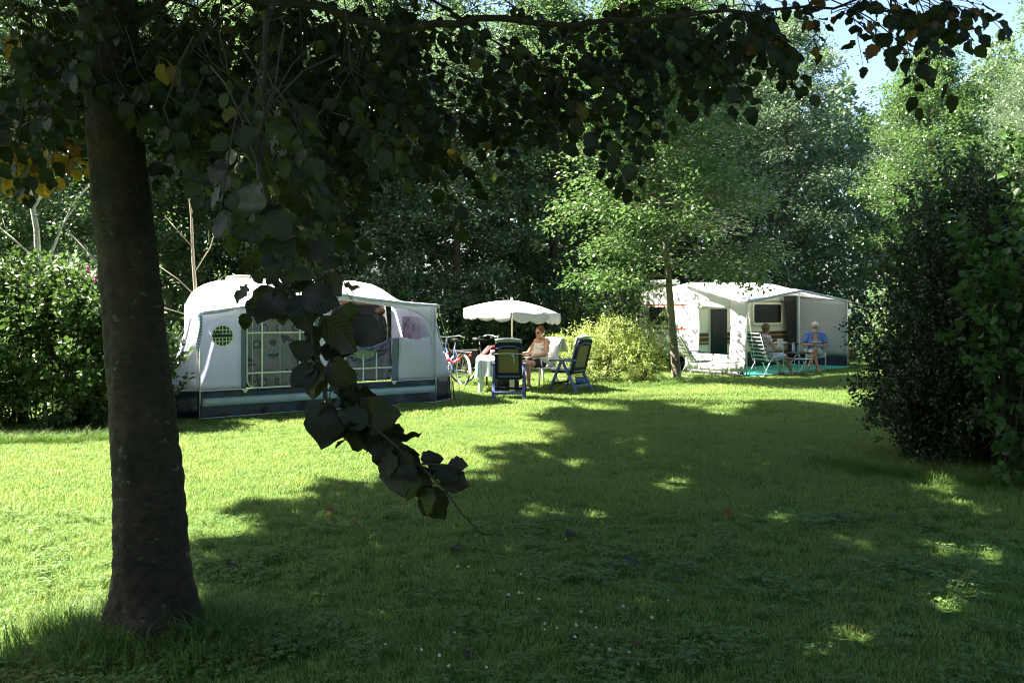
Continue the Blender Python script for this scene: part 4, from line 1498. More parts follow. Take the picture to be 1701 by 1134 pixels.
# ------------------------------------------------------------------ caravans and awnings
M['roof_white'] = plain('white awning roof cloth', (0.84, 0.84, 0.84), 0.55, 0.03, 3, 0.25, 9, trans=0.42)
M['fabric_grey'] = plain('light grey awning cloth', (0.72, 0.74, 0.88), 0.7, 0.06, 2.5, 0.45, 6, trans=0.5)
M['fabric_pale'] = plain('pale blue grey valance cloth', (0.50, 0.56, 0.68), 0.7, 0.15, 9, 0.3, 12, trans=0.2)
M['fabric_blue'] = plain('slate blue awning cloth', (0.17, 0.20, 0.33), 0.7, 0.12, 6, 0.3, 14, trans=0.06)
M['navy'] = plain('navy mud wall', (0.016, 0.022, 0.050), 0.35, 0.3, 3, 0.6, 7, trans=0.0)
M['band'] = plain('grey stripe', (0.44, 0.48, 0.58), 0.6, 0.15, 4, 0.3, 9)
M['teal'] = plain('teal piping', (0.10, 0.45, 0.42), 0.5, 0.1)
M['piping'] = plain('white piping', (0.78, 0.78, 0.76), 0.5, 0.05)
M['olive_shade'] = plain('olive lining', (0.16, 0.16, 0.11), 0.8, 0.15, 5)
M['curtain'] = curtain_mat('printed curtain')
M['pane'] = pane_mat('clear vinyl pane', 0.03)
M['pole'] = plain('white tent pole', (0.75, 0.75, 0.74), 0.35, 0.04)
M['steel'] = plain('grey steel tube', (0.55, 0.56, 0.58), 0.35, 0.1, metal=0.8)
M['rope'] = plain('white rope', (0.7, 0.7, 0.66), 0.8)
M['caravan_tan'] = plain('brownish caravan side', (0.20, 0.13, 0.09), 0.5, 0.06, 2)
M['caravan_white'] = plain('white caravan skin', (0.72, 0.73, 0.74), 0.4, 0.03, 2, 0.1, 20)
M['caravan_cream'] = plain('cream caravan skin', (0.62, 0.62, 0.50), 0.45, 0.04, 2, 0.12, 22)
M['window_dark'] = plain('dark window glass', (0.012, 0.012, 0.014), 0.12, 0.1, spec=0.6)
M['rubber'] = plain('black rubber', (0.015, 0.015, 0.016), 0.5, 0.2)
M['vent'] = plain('cream roof hatch', (0.70, 0.55, 0.50), 0.5, 0.05)
M['brown_stripe'] = plain('dark brown stripe', (0.045, 0.035, 0.028), 0.5, 0.1)
M['orange_stripe'] = plain('orange stripe', (0.45, 0.22, 0.05), 0.5, 0.08)
M['red_line'] = plain('red trim', (0.45, 0.07, 0.04), 0.5, 0.08)
M['awning_grey'] = plain('grey green awning wall', (0.48, 0.53, 0.55), 0.75, 0.08, 2, 0.4, 6, trans=0.35)
M['awning_white'] = plain('white awning cloth', (0.78, 0.79, 0.80), 0.6, 0.05, 2, 0.4, 7, trans=0.2)
M['skirt'] = plain('black skirt sheet', (0.012, 0.013, 0.016), 0.6, 0.2)
M['screen'] = stripes_mat('dark door screen', [(0.0, (0.035, 0.037, 0.040)), (0.5, (0.018, 0.019, 0.021))], 0, 0.045)
M['turquoise'] = plain('green ground sheet', (0.025, 0.30, 0.22), 0.6, 0.15, 5, 0.3, 14)
M['jacket'] = plain('dark jacket', (0.02, 0.022, 0.025), 0.8, 0.3, 12, 0.4)
M['check'] = stripes_mat('checked tea towel', [(0.0, (0.62, 0.68, 0.80)), (0.5, (0.30, 0.40, 0.60))], 2, 0.045, trans=0.2)
M['skin_brown'] = plain('straw hat', (0.10, 0.06, 0.035), 0.8, 0.2, 20)


def rounded(w0, w1, z0, z1, r, n=5):
    """Outline of a rounded rectangle."""
    P = []
    for (cx, cz, a0) in ((w1 - r, z1 - r, 0), (w0 + r, z1 - r, PI / 2), (w0 + r, z0 + r, PI), (w1 - r, z0 + r, 1.5 * PI)):
        for k in range(n + 1):
            a = a0 + PI / 2 * k / n
            P.append((cx + r * math.cos(a), cz + r * math.sin(a)))
    return P


def ring_of(mb, outer, inner, y0, y1):
    """Frame between two outlines of equal length, standing in the local xz plane."""
    n = len(outer)
    V = [(p[0], y, p[1]) for y in (y0, y1) for p in outer] + [(p[0], y, p[1]) for y in (y0, y1) for p in inner]
    Fs = []
    for i in range(n):
        j = (i + 1) % n
        o0, o1, i0, i1 = 0, n, 2 * n, 3 * n
        Fs += [(o0 + i, o0 + j, i0 + j, i0 + i), (o1 + i, i1 + i, i1 + j, o1 + j), (o0 + i, o1 + i, o1 + j, o0 + j), (i0 + i, i0 + j, i1 + j, i1 + i)]
    mb.add(V, Fs)
    return mb


# ---- left caravan and awning: local x along the front, y towards the caravan
LA = (-4.63, 12.30, 0.0)
LRZ = math.atan2(0.57, 0.82)
aw = thing('caravan_awning', 'blue and grey caravan awning with printed curtains and a white roof', 'awning', LA, LRZ)
zf = curve_of([(0, 1.60), (0.5, 1.665), (0.98, 1.73), (1.5, 1.83), (1.86, 1.905), (2.08, 1.905), (2.47, 1.85), (3.22, 1.77), (3.6, 1.74), (4.0, 1.715)])
backu = [(0.34, 1.45), (0.36, 1.75), (0.44, 1.92), (0.60, 2.05), (0.85, 2.14), (1.5, 2.19), (2.2, 2.21), (2.94, 2.21), (3.5, 2.19), (3.9, 2.13), (4.12, 2.03), (4.24, 1.88), (4.30, 1.70)]


def back_at(s):
    d = [0]
    for a, b in zip(backu[:-1], backu[1:]):
        d.append(d[-1] + math.hypot(b[0] - a[0], b[1] - a[1]))
    t = s * d[-1]
    return float(np.interp(t, d, [q[0] for q in backu])), float(np.interp(t, d, [q[1] for q in backu]))


def roof(s, t):
    u0 = lerp(-0.10, 4.08, s)
    bu, bz = back_at(min(1.0, 0.06 + 1.13 * s))
    z0 = zf(u0)
    z = lerp(z0, bz, t) + 0.05 * math.sin(PI * t) * (0.5 + 0.5 * math.sin(PI * s)) + 0.006 * math.sin(23 * s + 3 * t) * math.sin(PI * t)
    return (lerp(u0, bu, t), -0.10 + 2.42 * t, z)


MB().grid(roof, 44, 12, 0.004).build('roof', M['roof_white'], aw, True)
# rolled valance along the front edge of the roof
MB().grid(lambda s, t: (4.0 * s, -0.105 - 0.012 * math.sin(PI * t) + 0.006 * math.sin(90 * s), zf(4 * s) + 0.006 - (0.052 + 0.010 * math.sin(31 * s)) * t), 60, 3, 0.003).build('valance', M['fabric_pale'], aw, True)
MB().tube([(4.0 * k / 24, -0.10, zf(4 * k / 24) - 0.055) for k in range(25)], 0.006, 5).build('piping', M['piping'], aw)
MB().tube([(4.0 * k / 24, -0.02, zf(4 * k / 24) - 0.03) for k in range(25)], 0.012, 6).build('roof_pole', M['steel'], aw)

ytop = lambda u: zf(u) - 0.02
BZ = 0.42


def slack(u, z, a=1.0):
    """Soft bagging of hung cloth."""
    return a * (0.012 * math.sin(2.1 * u + 4 * z) + 0.008 * math.sin(7 * z + 3 * u))


def sheet(name, u0, u1, zlo, zhi, mat, v=0.0, nu=10, nv=14, bag=1.0, th=0.004):
    f0 = zlo if callable(zlo) else (lambda u: zlo)
    f1 = zhi if callable(zhi) else (lambda u: zhi)

    def fn(s, t):
        u = lerp(u0, u1, s)
        z = lerp(f0(u), f1(u), t)
        return (u, v + slack(u, z, bag), z)
    return MB().grid(fn, nu, nv, th).build(name, mat, aw, True)


sheet('wall_panel', 0.0, 0.61, BZ, ytop, M['fabric_grey'])
sheet('window_surround', 0.612, 0.69, BZ, 1.555, M['fabric_blue'], bag=0.6, nu=3)
sheet('window_surround', 1.77, 1.855, BZ, 1.555, M['fabric_blue'], bag=0.6, nu=3)
sheet('window_surround', 0.692, 1.768, 1.50, 1.555, M['fabric_blue'], bag=0.6, nv=3)
sheet('wall_panel', 0.612, 1.855, 1.557, ytop, M['fabric_grey'], bag=0.6, nv=5)
# the arched seam over the left half
MB().tube([(u, -0.022, z) for u, z in ((0.03, 1.15), (0.05, 1.33), (0.14, 1.45), (0.32, 1.53), (0.7, 1.60), (1.2, 1.68), (1.6, 1.75))], 0.007, 5).build('piping', M['piping'], aw)
# left window: curtain behind a clear pane, white bars in front
def curtain(name, u0, u1, z0, z1, v=0.05, par=None):
    par = par or aw
    return MB().grid(lambda s, t: (lerp(u0, u1, s), v + 0.018 * math.sin(s * (u1 - u0) * 34) * (0.5 + 0.5 * (1 - t)), lerp(z0, z1, t)), 60, 8, 0.003).build(name, M['curtain'], par, True)


curtain('curtain', 0.66, 1.80, 0.43, 1.54)
MB().prism(rounded(0.695, 1.765, 0.435, 1.53, 0.12), 1, 0.018, 0.021).build('pane', M['pane'], aw)
for u in (0.93, 1.53):
    MB().bbox((u - 0.012, -0.018, 0.435), (u + 0.012, -0.012, 1.53)).build('window_bar', M['piping'], aw)
for u in (0.79, 1.22, 1.66):
    MB().bbox((u - 0.004, 0.008, 0.435), (u + 0.004, 0.012, 1.53)).build('window_seam', M['band'], aw)
for z in (1.27, 0.655):
    MB().bbox((0.69, -0.025, z - 0.012), (1.77, -0.019, z + 0.012)).build('window_bar', M['piping'], aw)
ring_of(MB(), rounded(0.688, 1.772, 0.425, 1.538, 0.125), rounded(0.702, 1.758, 0.439, 1.524, 0.115), -0.030, -0.012).build('window_piping', M['piping'], aw)

# the round vent with its bars and the ring-and-bar emblem
vc = (0.325, 1.235)
vr = 0.155
vent = MB().prism([(vc[0] + vr * math.cos(a), vc[1] + vr * math.sin(a)) for a in np.linspace(0, 2 * PI, 33)[:-1]], 1, -0.030, -0.024).build('vent', M['brown_stripe'], aw)
circ = lambda r: [(vc[0] + r * math.cos(a), vc[1] + r * math.sin(a)) for a in np.linspace(0, 2 * PI, 33)[:-1]]
ring_of(MB(), circ(0.168), circ(0.150), -0.036, -0.022).build('vent_rim', M['piping'], vent)
for k in range(-2, 3):
    x = k * 0.052 + 0.005
    h = math.sqrt(vr ** 2 - x * x)
    MB().bbox((vc[0] + x - 0.005, -0.0345, vc[1] - h), (vc[0] + x + 0.005, -0.031, vc[1] + h)).build('vent_bar', M['piping'], vent)
for zz in (-0.085, -0.028, 0.030, 0.088):
    h = math.sqrt(vr ** 2 - zz * zz)
    MB().bbox((vc[0] - h, -0.0385, vc[1] + zz - 0.005), (vc[0] + h, -0.035, vc[1] + zz + 0.005)).build('vent_bar', M['piping'], vent)
MB().bbox((vc[0] - 0.145, -0.0425, vc[1] - 0.024), (vc[0] + 0.145, -0.039, vc[1] + 0.026)).build('emblem_bar', M['jacket'], vent)
ec = (vc[0] - 0.075, vc[1] + 0.035)
er = lambda r: [(ec[0] + r * math.cos(a), ec[1] + r * math.sin(a)) for a in np.linspace(0, 2 * PI, 21)[:-1]]
ring_of(MB(), er(0.036), er(0.020), -0.046, -0.043).build('emblem_ring', M['jacket'], vent)

# middle column with its yoke
MB().grid(lambda s, t: (1.937 + (s - 0.5) * 2 * (0.078 + 0.16 * max(0, (t - 0.80) / 0.2) ** 2), -0.012 + 0.004 * math.sin(40 * t), lerp(BZ, ytop(1.937), t)), 6, 22, 0.005).build('column', M['fabric_grey'], aw, True)
for u in (1.868, 2.006):
    MB().tube([(u, -0.024, 0.02), (u, -0.024, 1.35)], 0.007, 5).build('piping', M['piping'], aw)
MB().prism([(1.72, 1.845), (1.97, 1.70), (2.22, 1.845), (2.06, 1.885), (1.88, 1.885)], 1, -0.034, -0.030).build('gable_flap', M['olive_shade'], aw)
for sg in (-1, 1):
    MB().tube([(1.97 + sg * 0.01, -0.045, 1.71), (1.97 + sg * 0.16, -0.06, 1.87)], 0.008, 5).build('roof_strut', M['steel'], aw)

# right half: open above, the lower part of the wall still up
zo = curve_of([(2.02, 1.40), (2.06, 1.62), (2.11, 1.74), (2.2, 1.785), (2.5, 1.765), (3.0, 1.70), (3.4, 1.64), (3.65, 1.56), (3.8, 1.45), (3.88, 1.32), (3.92, 1.18)])
sheet('arch_border', 2.03, 3.92, zo, ytop, M['fabric_grey'], nu=44, nv=3, bag=0.3)
MB().tube([(u, -0.012, zo(u)) for u in (2.03, 2.06, 2.08, 2.11, 2.15, 2.2, 2.35, 2.5, 2.75, 3.0, 3.2, 3.4, 3.55, 3.65, 3.74, 3.8, 3.85, 3.88, 3.92)], 0.007, 5).build('piping', M['piping'], aw)
sheet('wall_panel', 3.922, 4.0, BZ, ytop, M['fabric_grey'], bag=0.4, nu=2)
sagl = lambda u: 1.165 - 0.05 * math.sin(PI * min(1, max(0, (u - 3.28) / 0.64))) ** 2
sheet('wall_panel', 3.285, 3.92, BZ, sagl, M['fabric_grey'], bag=2.4, nu=14)
sheet('window_surround', 3.15, 3.283, BZ, lambda u: 1.15 - 0.25 * max(0, (3.2 - u)), M['fabric_blue'], bag=1.4, nu=4)
sheet('window_surround', 2.022, 2.06, BZ, 1.16, M['fabric_blue'], bag=0.6, nu=2)
# the half-lowered window hangs in a fold
fold = curve_of([(2.06, 1.16), (2.25, 1.06), (2.5, 1.02), (2.75, 1.00), (2.95, 1.06), (3.15, 1.15)])
MB().grid(lambda s, t: (lerp(2.06, 3.15, s), 0.02 + 0.02 * math.sin(s * 34) + 0.05 * max(0, t - 0.8), lerp(0.44, fold(lerp(2.06, 3.15, s)), t)), 50, 10, 0.003).build('curtain', M['curtain'], aw, True)
MB().grid(lambda s, t: (lerp(2.06, 3.15, s), -0.004 - 0.06 * t, lerp(fold(lerp(2.06, 3.15, s)) - 0.24 * math.sin(PI * s) - 0.02, fold(lerp(2.06, 3.15, s)), t)), 30, 4, 0.003).build('folded_pane', pane_mat('folded vinyl', 0.07, (0.80, 0.84, 0.92)), aw, True)
for u in (2.30, 2.62, 2.86):
    MB().bbox((u - 0.012, -0.020, 0.435), (u + 0.012, -0.014, fold(u) - 0.12)).build('window_bar', M['piping'], aw)
MB().bbox((2.06, -0.027, 0.655 - 0.012), (3.15, -0.021, 0.655 + 0.012)).build('window_bar', M['piping'], aw)
MB().tube([(3.42 + 0.16 * k / 6, -0.03, 1.15 - 0.06 * math.sin(PI * k / 6)) for k in range(7)], 0.006, 5).build('strap', M['piping'], aw)

# corner gussets that splay outwards, and side walls
for (name, u0, ub, vb) in (('left', 0.0, -0.44, 0.22), ('right', 4.0, 4.44, 0.24)):
    zt = zf(u0) - 0.02
    MB().grid(lambda s, t: (lerp(u0, lerp(ub, lerp(u0, ub, 0.12), t), s), lerp(0, vb, s) + 0.012 * math.sin(6 * t + 4 * s), lerp(BZ, zt, t)), 5, 10, 0.004).build('gusset', M['fabric_grey'], aw, True)
    MB().grid(lambda s, t: (lerp(u0, lerp(ub * 1.02 - 0.02 * u0, ub, t), s) + (0.012 * (1 if ub > u0 else -1)) * (1 - t), lerp(0, vb, s) - 0.004, lerp(0.01, BZ, t)), 4, 3, 0.004).build('mud_wall', M['navy'], aw, True)
    be = 0.35 if name == 'left' else 4.30
    def side(s, t):
        v = lerp(vb, 2.3, s)
        top = Vector(roof(0.012 if name == 'left' else 0.988, (v + 0.10) / 2.42))
        low = Vector((lerp(ub, be, s), v, 0.01))
        return low.lerp(top, t) + Vector((0, 0, 0.012 * t))
    MB().grid(side, 10, 10, 0.004).build('side_wall', M['fabric_grey'], aw, True)
    MB().tube([(lerp(u0, ub, 0.12), vb * 0.9, zt), (ub * 1.0 + (0.02 if ub > 0 else -0.02), vb, BZ), (ub + (0.05 if ub > 0 else -0.05), vb, 0.0)], 0.008, 5).build('piping', M['piping'], aw)
    MB().tube([(u0, -0.022, -0.02), (u0, -0.022, zt)], 0.012, 7).build('pole', M['pole'], aw, True)
MB().grid(lambda s, t: (lerp(0.33, 1.15, s), 2.31, lerp(0.01, lerp(1.72, 2.14, s ** 0.5), t)), 6, 6, 0.004).build('back_wall', M['fabric_grey'], aw, True)  # panel added to close the back corner against leaking sun
# patterned window in the right side wall, seen from inside
MB().grid(lambda s, t: (lerp(4.02, 4.16, s) - 0.03, lerp(0.55, 1.5, s), lerp(0.9, 1.5, t)), 8, 4, 0.003).build('curtain', M['curtain'], aw, True)

# mud wall with its stripe
def mud(u0, u1):
    MB().grid(lambda s, t: (lerp(u0, u1, s), -0.05 * (1 - t) - 0.012 + 0.010 * math.sin(17 * s + 5 * t) + 0.008 * math.sin(41 * s - 6 * t), lerp(0.0, BZ, t)), 50, 8, 0.004).build('mud_wall', M['navy'], aw, True)


mud(0.0, 1.93)
mud(1.945, 4.0)
for (u0, u1) in ((0.03, 1.90), (1.98, 3.97)):
    def st(za, zb, off):
        return lambda s, t: (lerp(u0, u1, s), -0.05 * (1 - lerp(za, zb, t) / BZ) - 0.030 - off, lerp(za, zb, t))
    MB().grid(st(0.205, 0.300, 0.0), 40, 2, 0.003).build('stripe', M['band'], aw, True)
    MB().grid(st(0.300, 0.310, 0.003), 40, 1, 0.003).build('stripe_edge', M['teal'], aw)
    MB().grid(st(0.195, 0.205, 0.003), 40, 1, 0.003).build('stripe_edge', M['teal'], aw)
MB().tube([(0.0, -0.036, BZ), (2.0, -0.036, BZ), (4.0, -0.036, BZ)], 0.007, 5).build('piping', M['piping'], aw)
for u in (0.66, 1.99, 3.17):
    MB().prism([(u - 0.06, BZ + 0.004), (u + 0.06, BZ + 0.004), (u, BZ - 0.065)], 1, -0.052, -0.046).build('peg_tab', M['piping'], aw)
MB().tube([(0, -0.085, 0.02), (1.3, -0.085, 0.028), (2.6, -0.085, 0.02), (4, -0.085, 0.022), (4.44, 0.22, 0.02)], 0.008, 5).build('ground_rail', M['pole'], aw)
for u in (0.0, 0.75, 1.3, 1.9, 2.6, 3.3, 3.98):
    MB().tube([(u, -0.09, -0.05), (u, -0.10, 0.05), (u, -0.115, 0.055)], 0.004, 5).build('tent_peg', M['steel'], aw)
MB().tube([(4.46, 0.18, 0.34), (4.47, 0.14, -0.03)], 0.012, 6).build('stake', M['rubber'], aw)
for k, (a, b) in enumerate((((0.0, -0.05, 1.55), (-0.38, 0.0, 0.55)), ((-0.05, 0.05, 1.60), (-0.95, 0.4, 0.0)), ((4.05, 0.0, 1.70), (4.62, 0.1, 0.0)))):
    MB().tube([a, b], 0.005, 4).build('guy_rope', M['rope'], aw)

tw = thing('tea_towel', 'pale blue checked cloth hanging from the left corner of the left awning', 'cloth', (LA[0] + 0.03, LA[1] - 0.12, 1.58))
MB().grid(lambda s, t: (0.01 + 0.075 * (s - 0.3) * (1 - 0.55 * t) + 0.02 * math.sin(5 * t), -0.03 + 0.02 * math.sin(9 * s + 4 * t), -0.70 * t * (0.72 + 0.28 * s)), 8, 14, 0.003).build('cloth', M['check'], tw, True)

# the left caravan, mostly hidden by its awning
cv = thing('caravan', 'tan-sided caravan seen through the open half of the left awning', 'caravan', LA, LRZ)
prof = [(1.02, 0.35), (1.02, 1.55), (1.08, 1.85), (1.2, 2.0), (1.45, 2.09), (3.6, 2.11), (4.0, 2.04), (4.2, 1.8), (4.25, 1.4), (4.25, 0.35)]
MB().prism(prof, 1, 2.37, 4.35).build('body', M['caravan_white'], cv, bevel=0.03)
MB().prism([(1.05, 0.40), (1.05, 1.8), (1.3, 2.0), (3.9, 2.0), (4.15, 1.8), (4.15, 0.40)], 1, 2.360, 2.366).build('side_panel', M['caravan_tan'], cv)
MB().prism(rounded(3.08, 4.05, 1.12, 1.70, 0.08), 1, 2.335, 2.358).build('window', M['window_dark'], cv)
ring_of(MB(), rounded(3.05, 4.08, 1.09, 1.73, 0.10), rounded(3.10, 4.03, 1.14, 1.68, 0.07), 2.325, 2.352).build('window_frame', M['rubber'], cv)
MB().bbox((1.7, 2.33, 0.42), (2.35, 2.358, 1.9)).build('door', M['caravan_tan'], cv)
MB().bbox((1.30, 2.7, 2.08), (1.75, 3.3, 2.27)).build('roof_hatch', M['vent'], cv, bevel=0.04)
for u in (2.0, 2.8):
    w_ = MB().tube([(u, 2.5, 0.32), (u, 2.68, 0.32)], 0.30, 20).build('wheel', M['rubber'], cv)
jk = thing('jacket', 'dark jacket and straw hat hanging inside the open left awning', 'jacket', LA, LRZ)
MB().tube([(3.62, 1.45, 1.56), (3.60, 1.45, 1.50), (3.60, 1.45, 1.35), (3.61, 1.45, 1.1), (3.61, 1.45, 0.85)], [0.03, 0.13, 0.16, 0.15, 0.17], 10, flat=0.5).build('coat', M['jacket'], jk, True)
MB().ell((3.62, 1.42, 1.60), (0.10, 0.10, 0.07), 12, 8).build('hat', M['skin_brown'], jk, True)

# ---- right caravan and awning
RA = (5.71, 20.35, 0.0)
RRZ = math.atan2(0.666, 0.745)
cv = thing('caravan', 'cream caravan with brown and orange stripes behind the open right awning', 'caravan', RA, RRZ)
prof = [(0.16, 0.42), (0.12, 1.0), (0.12, 1.85), (0.2, 2.12), (0.4, 2.26), (0.7, 2.32), (1.0, 2.34), (4.6, 2.36), (5.0, 2.22), (5.15, 1.9), (5.1, 0.42)]
MB().prism(prof, 1, 1.75, 3.42).build('body', M['caravan_cream'], cv, bevel=0.04)
MB().prism([(1.79, 1.80), (3.38, 1.80), (3.38, 2.02), (3.2, 2.08), (1.95, 2.08), (1.79, 2.02)], 0, 0.100, 0.118).build('upper_panel', M['caravan_white'], cv)
MB().bbox((0.098, 1.79, 0.52), (0.118, 3.38, 1.125)).build('lower_panel', M['caravan_white'], cv)
MB().bbox((0.098, 1.79, 1.165), (0.118, 3.38, 1.765)).build('middle_panel', M['caravan_white'], cv)
MB().bbox((0.085, 1.77, 1.766), (0.119, 3.40, 1.799)).build('trim', M['red_line'], cv)
MB().bbox((0.085, 1.77, 1.126), (0.119, 3.40, 1.164)).build('trim', M['red_line'], cv)
MB().prism(rounded(2.35, 3.05, 1.25, 1.72, 0.06), 0, 0.070, 0.097).build('window', M['window_dark'], cv)
MB().prism(rounded(3.12, 4.66, 1.24, 1.83, 0.09), 1, 1.72, 1.749).build('window', M['window_dark'], cv)
ring_of(MB(), rounded(3.08, 4.70, 1.20, 1.87, 0.12), rounded(3.15, 4.63, 1.27, 1.80, 0.08), 1.705, 1.738).build('window_frame', M['caravan_cream'], cv)
for (z0, z1, m) in ((0.93, 1.02, 'brown_stripe'), (0.90, 0.93, 'orange_stripe'), (0.80, 0.89, 'brown_stripe'), (0.755, 0.795, 'orange_stripe'), (0.71, 0.75, 'brown_stripe')):
    for (u0, u1) in ((0.2, 0.99), (1.79, 5.08)):
        MB().bbox((u0, 1.735, z0), (u1, 1.7495, z1)).build('stripe', M[m], cv)
MB().bbox((0.98, 1.715, 0.45), (1.80, 1.7495, 1.86)).build('door', M['caravan_cream'], cv)
MB().grid(lambda s, t: (lerp(1.02, 1.77, s), 1.69 + 0.02 * math.sin(s * 60), lerp(0.42, 1.80, t)), 40, 2, 0.004).build('door_screen', M['screen'], cv, True)
MB().bbox((0.2, 1.80, 0.02), (5.0, 1.83, 0.56)).build('skirt', M['skirt'], cv)
MB().bbox((0.3, 2.6, 2.33), (0.9, 3.2, 2.46)).build('roof_hatch', M['caravan_white'], cv, bevel=0.04)
MB().bbox((2.35, 1.70, 0.52), (2.62, 1.7495, 0.72)).build('hatch_flap', M['caravan_cream'], cv)

aw = thing('caravan_awning', 'white canopy awning open at the front on the right caravan', 'awning', RA, RRZ)
zr = curve_of([(-0.32, 1.80), (0, 1.86), (0.9, 1.97), (1.8, 2.09), (2.5, 2.165), (2.9, 2.13), (3.8, 2.04), (4.6, 1.96), (5.2, 1.90)])
zb = curve_of([(-0.32, 2.27), (0.3, 2.36), (1.9, 2.40), (3.44, 2.42), (4.4, 2.40), (4.8, 2.30), (5.2, 2.08)])


def roof2(s, t):
    u = lerp(-0.05 - 0.25 * (1 - t) * (1 - s) ** 6, 5.2, s)
    return (u, -0.12 + 1.95 * t, lerp(zr(u), zb(u), t) - 0.03 * math.sin(PI * t) * abs(math.sin(PI * s * 2)) + 0.005 * math.sin(30 * s))


MB().grid(roof2, 44, 10, 0.004).build('roof', M['roof_white'], aw, True)
MB().grid(lambda s, t: (lerp(-0.05, 5.2, s), -0.125 + 0.005 * math.sin(70 * s), zr(lerp(-0.05, 5.2, s)) + 0.004 - 0.06 * t), 60, 2, 0.003).build('valance', M['fabric_pale'], aw, True)
for (u, zt) in ((0.0, 1.86), (2.5, 2.15), (5.18, 1.89)):
    MB().tube([(u, -0.05, -0.02), (u, -0.05, zt)], 0.014, 8).build('pole', M['pole'], aw, True)
    MB().tube([(u, -0.05, zt - 0.02), (u, 1.74, zb(u) - 0.05)], 0.011, 6).build('roof_pole', M['steel'], aw, True)


def wall2(name, v0, v1, z0, z1, mat, ntop=None, nv=10):
    def fn(s, t):
        v = lerp(v0, v1, s)
        zt = z1(v) if callable(z1) else z1
        z = lerp(z0, zt, t)
        return (-0.01 - 0.10 * (1 - min(1, z / 1.5)) ** 2 + 0.012 * math.sin(6 * v + 5 * z), v, z)
    return MB().grid(fn, 10, nv, 0.004).build(name, mat, aw, True)


zl = lambda v: lerp(zr(0), zb(0), (v + 0.12) / 1.95) - 0.02
wall2('wall_panel', -0.05, 0.40, 0.12, zl, M['awning_white'])
wall2('wall_panel', 0.402, 1.32, 1.66, zl, M['awning_white'], nv=4)
wall2('wall_panel', 0.402, 1.32, 0.12, 0.52, M['awning_white'], nv=4)
wall2('wall_panel', 1.322, 1.72, 0.12, zl, M['awning_white'])
wall2('mud_wall', -0.05, 1.72, 0.0, 0.118, M['skirt'], nv=2)
# right wall, its inside seen from the lawn, and the splayed strip outside it
MB().grid(lambda s, t: (5.18 + 0.012 * math.sin(5 * s + 4 * t) + 0.05 * (1 - t), lerp(-0.05, 1.72, s), lerp(0.32, lerp(zr(5.18), zb(5.18), s) - 0.03, t)), 14, 12, 0.004).build('wall_panel', M['awning_grey'], aw, True)
MB().grid(lambda s, t: (5.23, lerp(-0.05, 1.72, s), lerp(0.0, 0.318, t)), 6, 2, 0.004).build('mud_wall', M['navy'], aw)
MB().grid(lambda s, t: (lerp(5.22, lerp(5.62, 5.26, t), s), lerp(-0.04, 0.10, s), lerp(0.05, 1.84, t)), 4, 10, 0.004).build('gusset', M['awning_white'], aw, True)
MB().tube([(5.27, 0.0, 1.84), (5.64, 0.1, 0.06)], 0.007, 5).build('piping', M['red_line'], aw)
MB().grid(lambda s, t: (lerp(4.86, 5.12, s) - 0.30 * t * (1 - s), 1.60 - 0.1 * s, lerp(0.30, 2.05, t)), 5, 10, 0.004).build('inner_drape', M['skirt'], aw, True)
MB().tube([(-0.02, 1.74, 1.86), (5.1, 1.74, 1.90)], 0.012, 5).build('rail', M['rubber'], aw)
MB().tube([(0.0, -0.05, 1.86), (-0.9, -0.9, 0.0)], 0.004, 4).build('guy_rope', M['rope'], aw)
MB().tube([(5.2, -0.05, 1.88), (6.1, -0.5, 0.0)], 0.004, 4).build('guy_rope', M['rope'], aw)

gs = MB().grid(lambda s, t: (lerp(-0.02, 5.17, s), lerp(-0.34, 1.7, t), 0.032 + 0.006 * math.sin(9 * s + 7 * t) * math.sin(23 * s)), 40, 14, 0.004).build('groundsheet', M['turquoise'], None, True)
gs.location = RA
gs.rotation_euler = (0, 0, RRZ)
tag(gs, 'turquoise green groundsheet under the open right awning', 'groundsheet')

# ------------------------------------------------------------------ chairs, tables, parasol, bicycles
M['blue_resin'] = plain('blue resin', (0.10, 0.13, 0.30), 0.35, 0.1, 5)
M['navy_resin'] = plain('dark navy resin', (0.012, 0.014, 0.04), 0.6, 0.15, 5, spec=0.2)
M['tan_mesh'] = plain('tan woven mesh', (0.23, 0.18, 0.09), 0.75, 0.12, 5, 0.3, 90, trans=0.1)
M['cushion'] = plain('white cushion', (0.74, 0.74, 0.76), 0.8, 0.05, 5, 0.3, 12)
M['white_resin'] = plain('white resin', (0.72, 0.72, 0.70), 0.4, 0.05)
M['alu'] = plain('bare aluminium tube', (0.72, 0.73, 0.74), 0.35, 0.06, metal=0.35)
M['parasol'] = plain('white parasol cloth', (0.80, 0.78, 0.74), 0.7, 0.04, 4, 0.2, 12, trans=0.4)
M['wood_pole'] = plain('pale wooden pole', (0.62, 0.55, 0.40), 0.5, 0.1, stretch=(8, 8, 1))
M['cloth_stripe'] = stripes_mat('striped table cloth', [(0.0, (0.80, 0.82, 0.80)), (0.38, (0.12, 0.45, 0.48)), (0.48, (0.80, 0.82, 0.80)), (0.66, (0.45, 0.36, 0.30)), (0.72, (0.80, 0.82, 0.80)), (0.86, (0.40, 0.66, 0.66)), (0.93, (0.8, 0.82, 0.8))], 0, 0.26, trans=0.12)
M['red'] = plain('red bag cloth', (0.55, 0.03, 0.03), 0.6, 0.2, 8, 0.3, 20)
M['black'] = plain('black cloth', (0.015, 0.015, 0.017), 0.7, 0.2, 8)
M['chrome'] = plain('chrome', (0.75, 0.76, 0.78), 0.2, 0.05, metal=0.9)
M['bike_blue'] = plain('blue bicycle paint', (0.05, 0.07, 0.20), 0.3, 0.1)
M['tail'] = plain('red tail lamp', (0.55, 0.02, 0.02), 0.25, 0.1)
